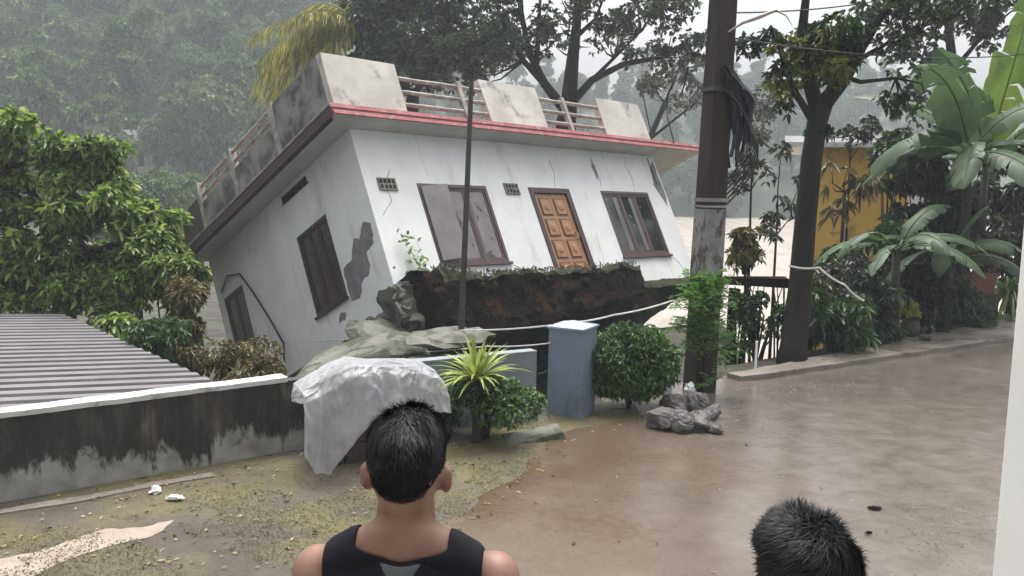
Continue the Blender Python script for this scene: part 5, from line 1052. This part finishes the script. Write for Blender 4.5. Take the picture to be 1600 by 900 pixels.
def person(loc, rz, tilt, scale, label, top_m, hairfn, kind):
    o, hm = body_mesh('person', tilt); tag(o, label, 'person'); o.location = loc; o.rotation_euler = (0, 0, rz); o.scale = (scale,) * 3
    return o, hm
q = px(637, 700, 1.82)
man, hm = person((q.x, q.y, .73), R_(-3), R_(4), 1.0, 'man seen from behind in a black sleeveless vest, short wet black hair', None, None, 0)
zt = (px(637, 645, 1.82).z - .73) / 1.722; man.scale = (zt, zt, zt)
F = hairline(1.61, 1.572, hm)
def hoff(p): return .003 + .016 * min(1, max(0, (p[2] - 1.6) / .08)) + .005 * noise.noise(Vector(p) * 34)
hr = clip(man, F, hoff, 'hair', M['hair_base'], man)
hair_strands(man, F, 36000, lambda c: .009 + .022 * np.clip((c[:, 2] - 1.62) / .08, 0, 1), 'hair_strands', hr, hm, lambda c: np.stack([c[:, 0] * 3 + .1, np.full(len(c), -.6), np.full(len(c), -.7)], 1), hoff)
def vestF(co):
    x, y, z = co[:, 0], co[:, 1], co[:, 2]; ax = np.abs(x)
    neck = 1.43 + 2.4 * ax ** 2          # scoop at the back
    neck = np.where(y > 0, neck - .03, neck)
    f1 = np.minimum(np.maximum(neck - z, (ax - .098) * 1.0), 1.49 - z); f1 = np.minimum(f1, .05)
    f2 = np.minimum(.168 - ax + np.clip((1.22 - z), 0, .3) * .12, .05); f3 = np.minimum(z - .9, .05)
    f2 = np.where(z < 1.2, np.where(ax < .2, .05, -.05), f2)
    return np.minimum(np.minimum(f1, f2), f3)
vest = clip(man, vestF, .006, 'vest', M['vest'], man); md = vest.modifiers.new('t', 'SOLIDIFY'); md.thickness = .004; md.offset = 1
def triF(co):
    x, y, z = co[:, 0], co[:, 1], co[:, 2]; return np.where(y < 0, np.minimum(vestF(co) - .001, np.minimum(.055 - np.abs(x) - (1.43 - z) * .6, .06 - np.abs(x))), -1)
clip(man, triF, .0125, 'vest_panel', M['vestgrey'], vest)
def shortF(co): z = co[:, 2]; return np.minimum(np.minimum(.98 - z, z - .48), np.where(np.abs(co[:, 0]) > .215, -.01, .05))
clip(man, shortF, .012, 'shorts', M['shorts'], man)
q = px(1250, 850, 1.5)
boy, hm2 = person((q.x, q.y, .73), R_(12), R_(12), 1.0, 'boy seen from behind at the bottom edge, only his tousled black hair showing', None, None, 0)
zb_ = (px(1250, 790, 1.5).z - .73) / 1.735; boy.scale = (zb_, zb_, zb_)
F2 = hairline(1.575, 1.5, hm2)
def hoff2(p): return .009 + .009 * max(0, (p[2] - 1.6) / .1) + .007 * noise.noise(Vector(p) * 24)
hr2 = clip(boy, F2, hoff2, 'hair', M['hair_base'], boy)
hair_strands(boy, F2, 48000, lambda c: .03 + 0 * c[:, 0], 'hair_strands', hr2, hm2, lambda c: np.stack([(c[:, 0] - .01) * 9 + (c[:, 1] + .03) * 7, (c[:, 1] + .03) * 7 - (c[:, 0] - .01) * 9, np.full(len(c), -.3)], 1), hoff2, lift=.0, jit=.2)
def shirtF(co): x, z = np.abs(co[:, 0]), co[:, 2]; return np.minimum(np.minimum(1.43 - z, z - .88), .26 - x)
clip(boy, shirtF, .009, 'shirt', M['shirt'], boy); clip(boy, shortF, .012, 'shorts', M['shorts'], boy)

# ------------------------------------------------------------------ haze
b = MB(); b.box((-280, -35, -7.2), (280, 270, 78)); hzo = b.build('haze', None)
m = bpy.data.materials.new('rain_haze'); m.use_nodes = True; t = m.node_tree; t.nodes.remove(t.nodes['Principled BSDF']); pv = t.nodes.new('ShaderNodeVolumePrincipled')
pv.inputs['Color'].default_value = (.8, .87, .92, 1); pv.inputs['Density'].default_value = .0018; pv.inputs['Anisotropy'].default_value = .0; t.links.new(pv.outputs[0], t.nodes['Material Output'].inputs['Volume']); hzo.data.materials.append(m); tag(hzo, kind='stuff')
hzo['label'] = 'thin rainy haze filling the valley'
b = None
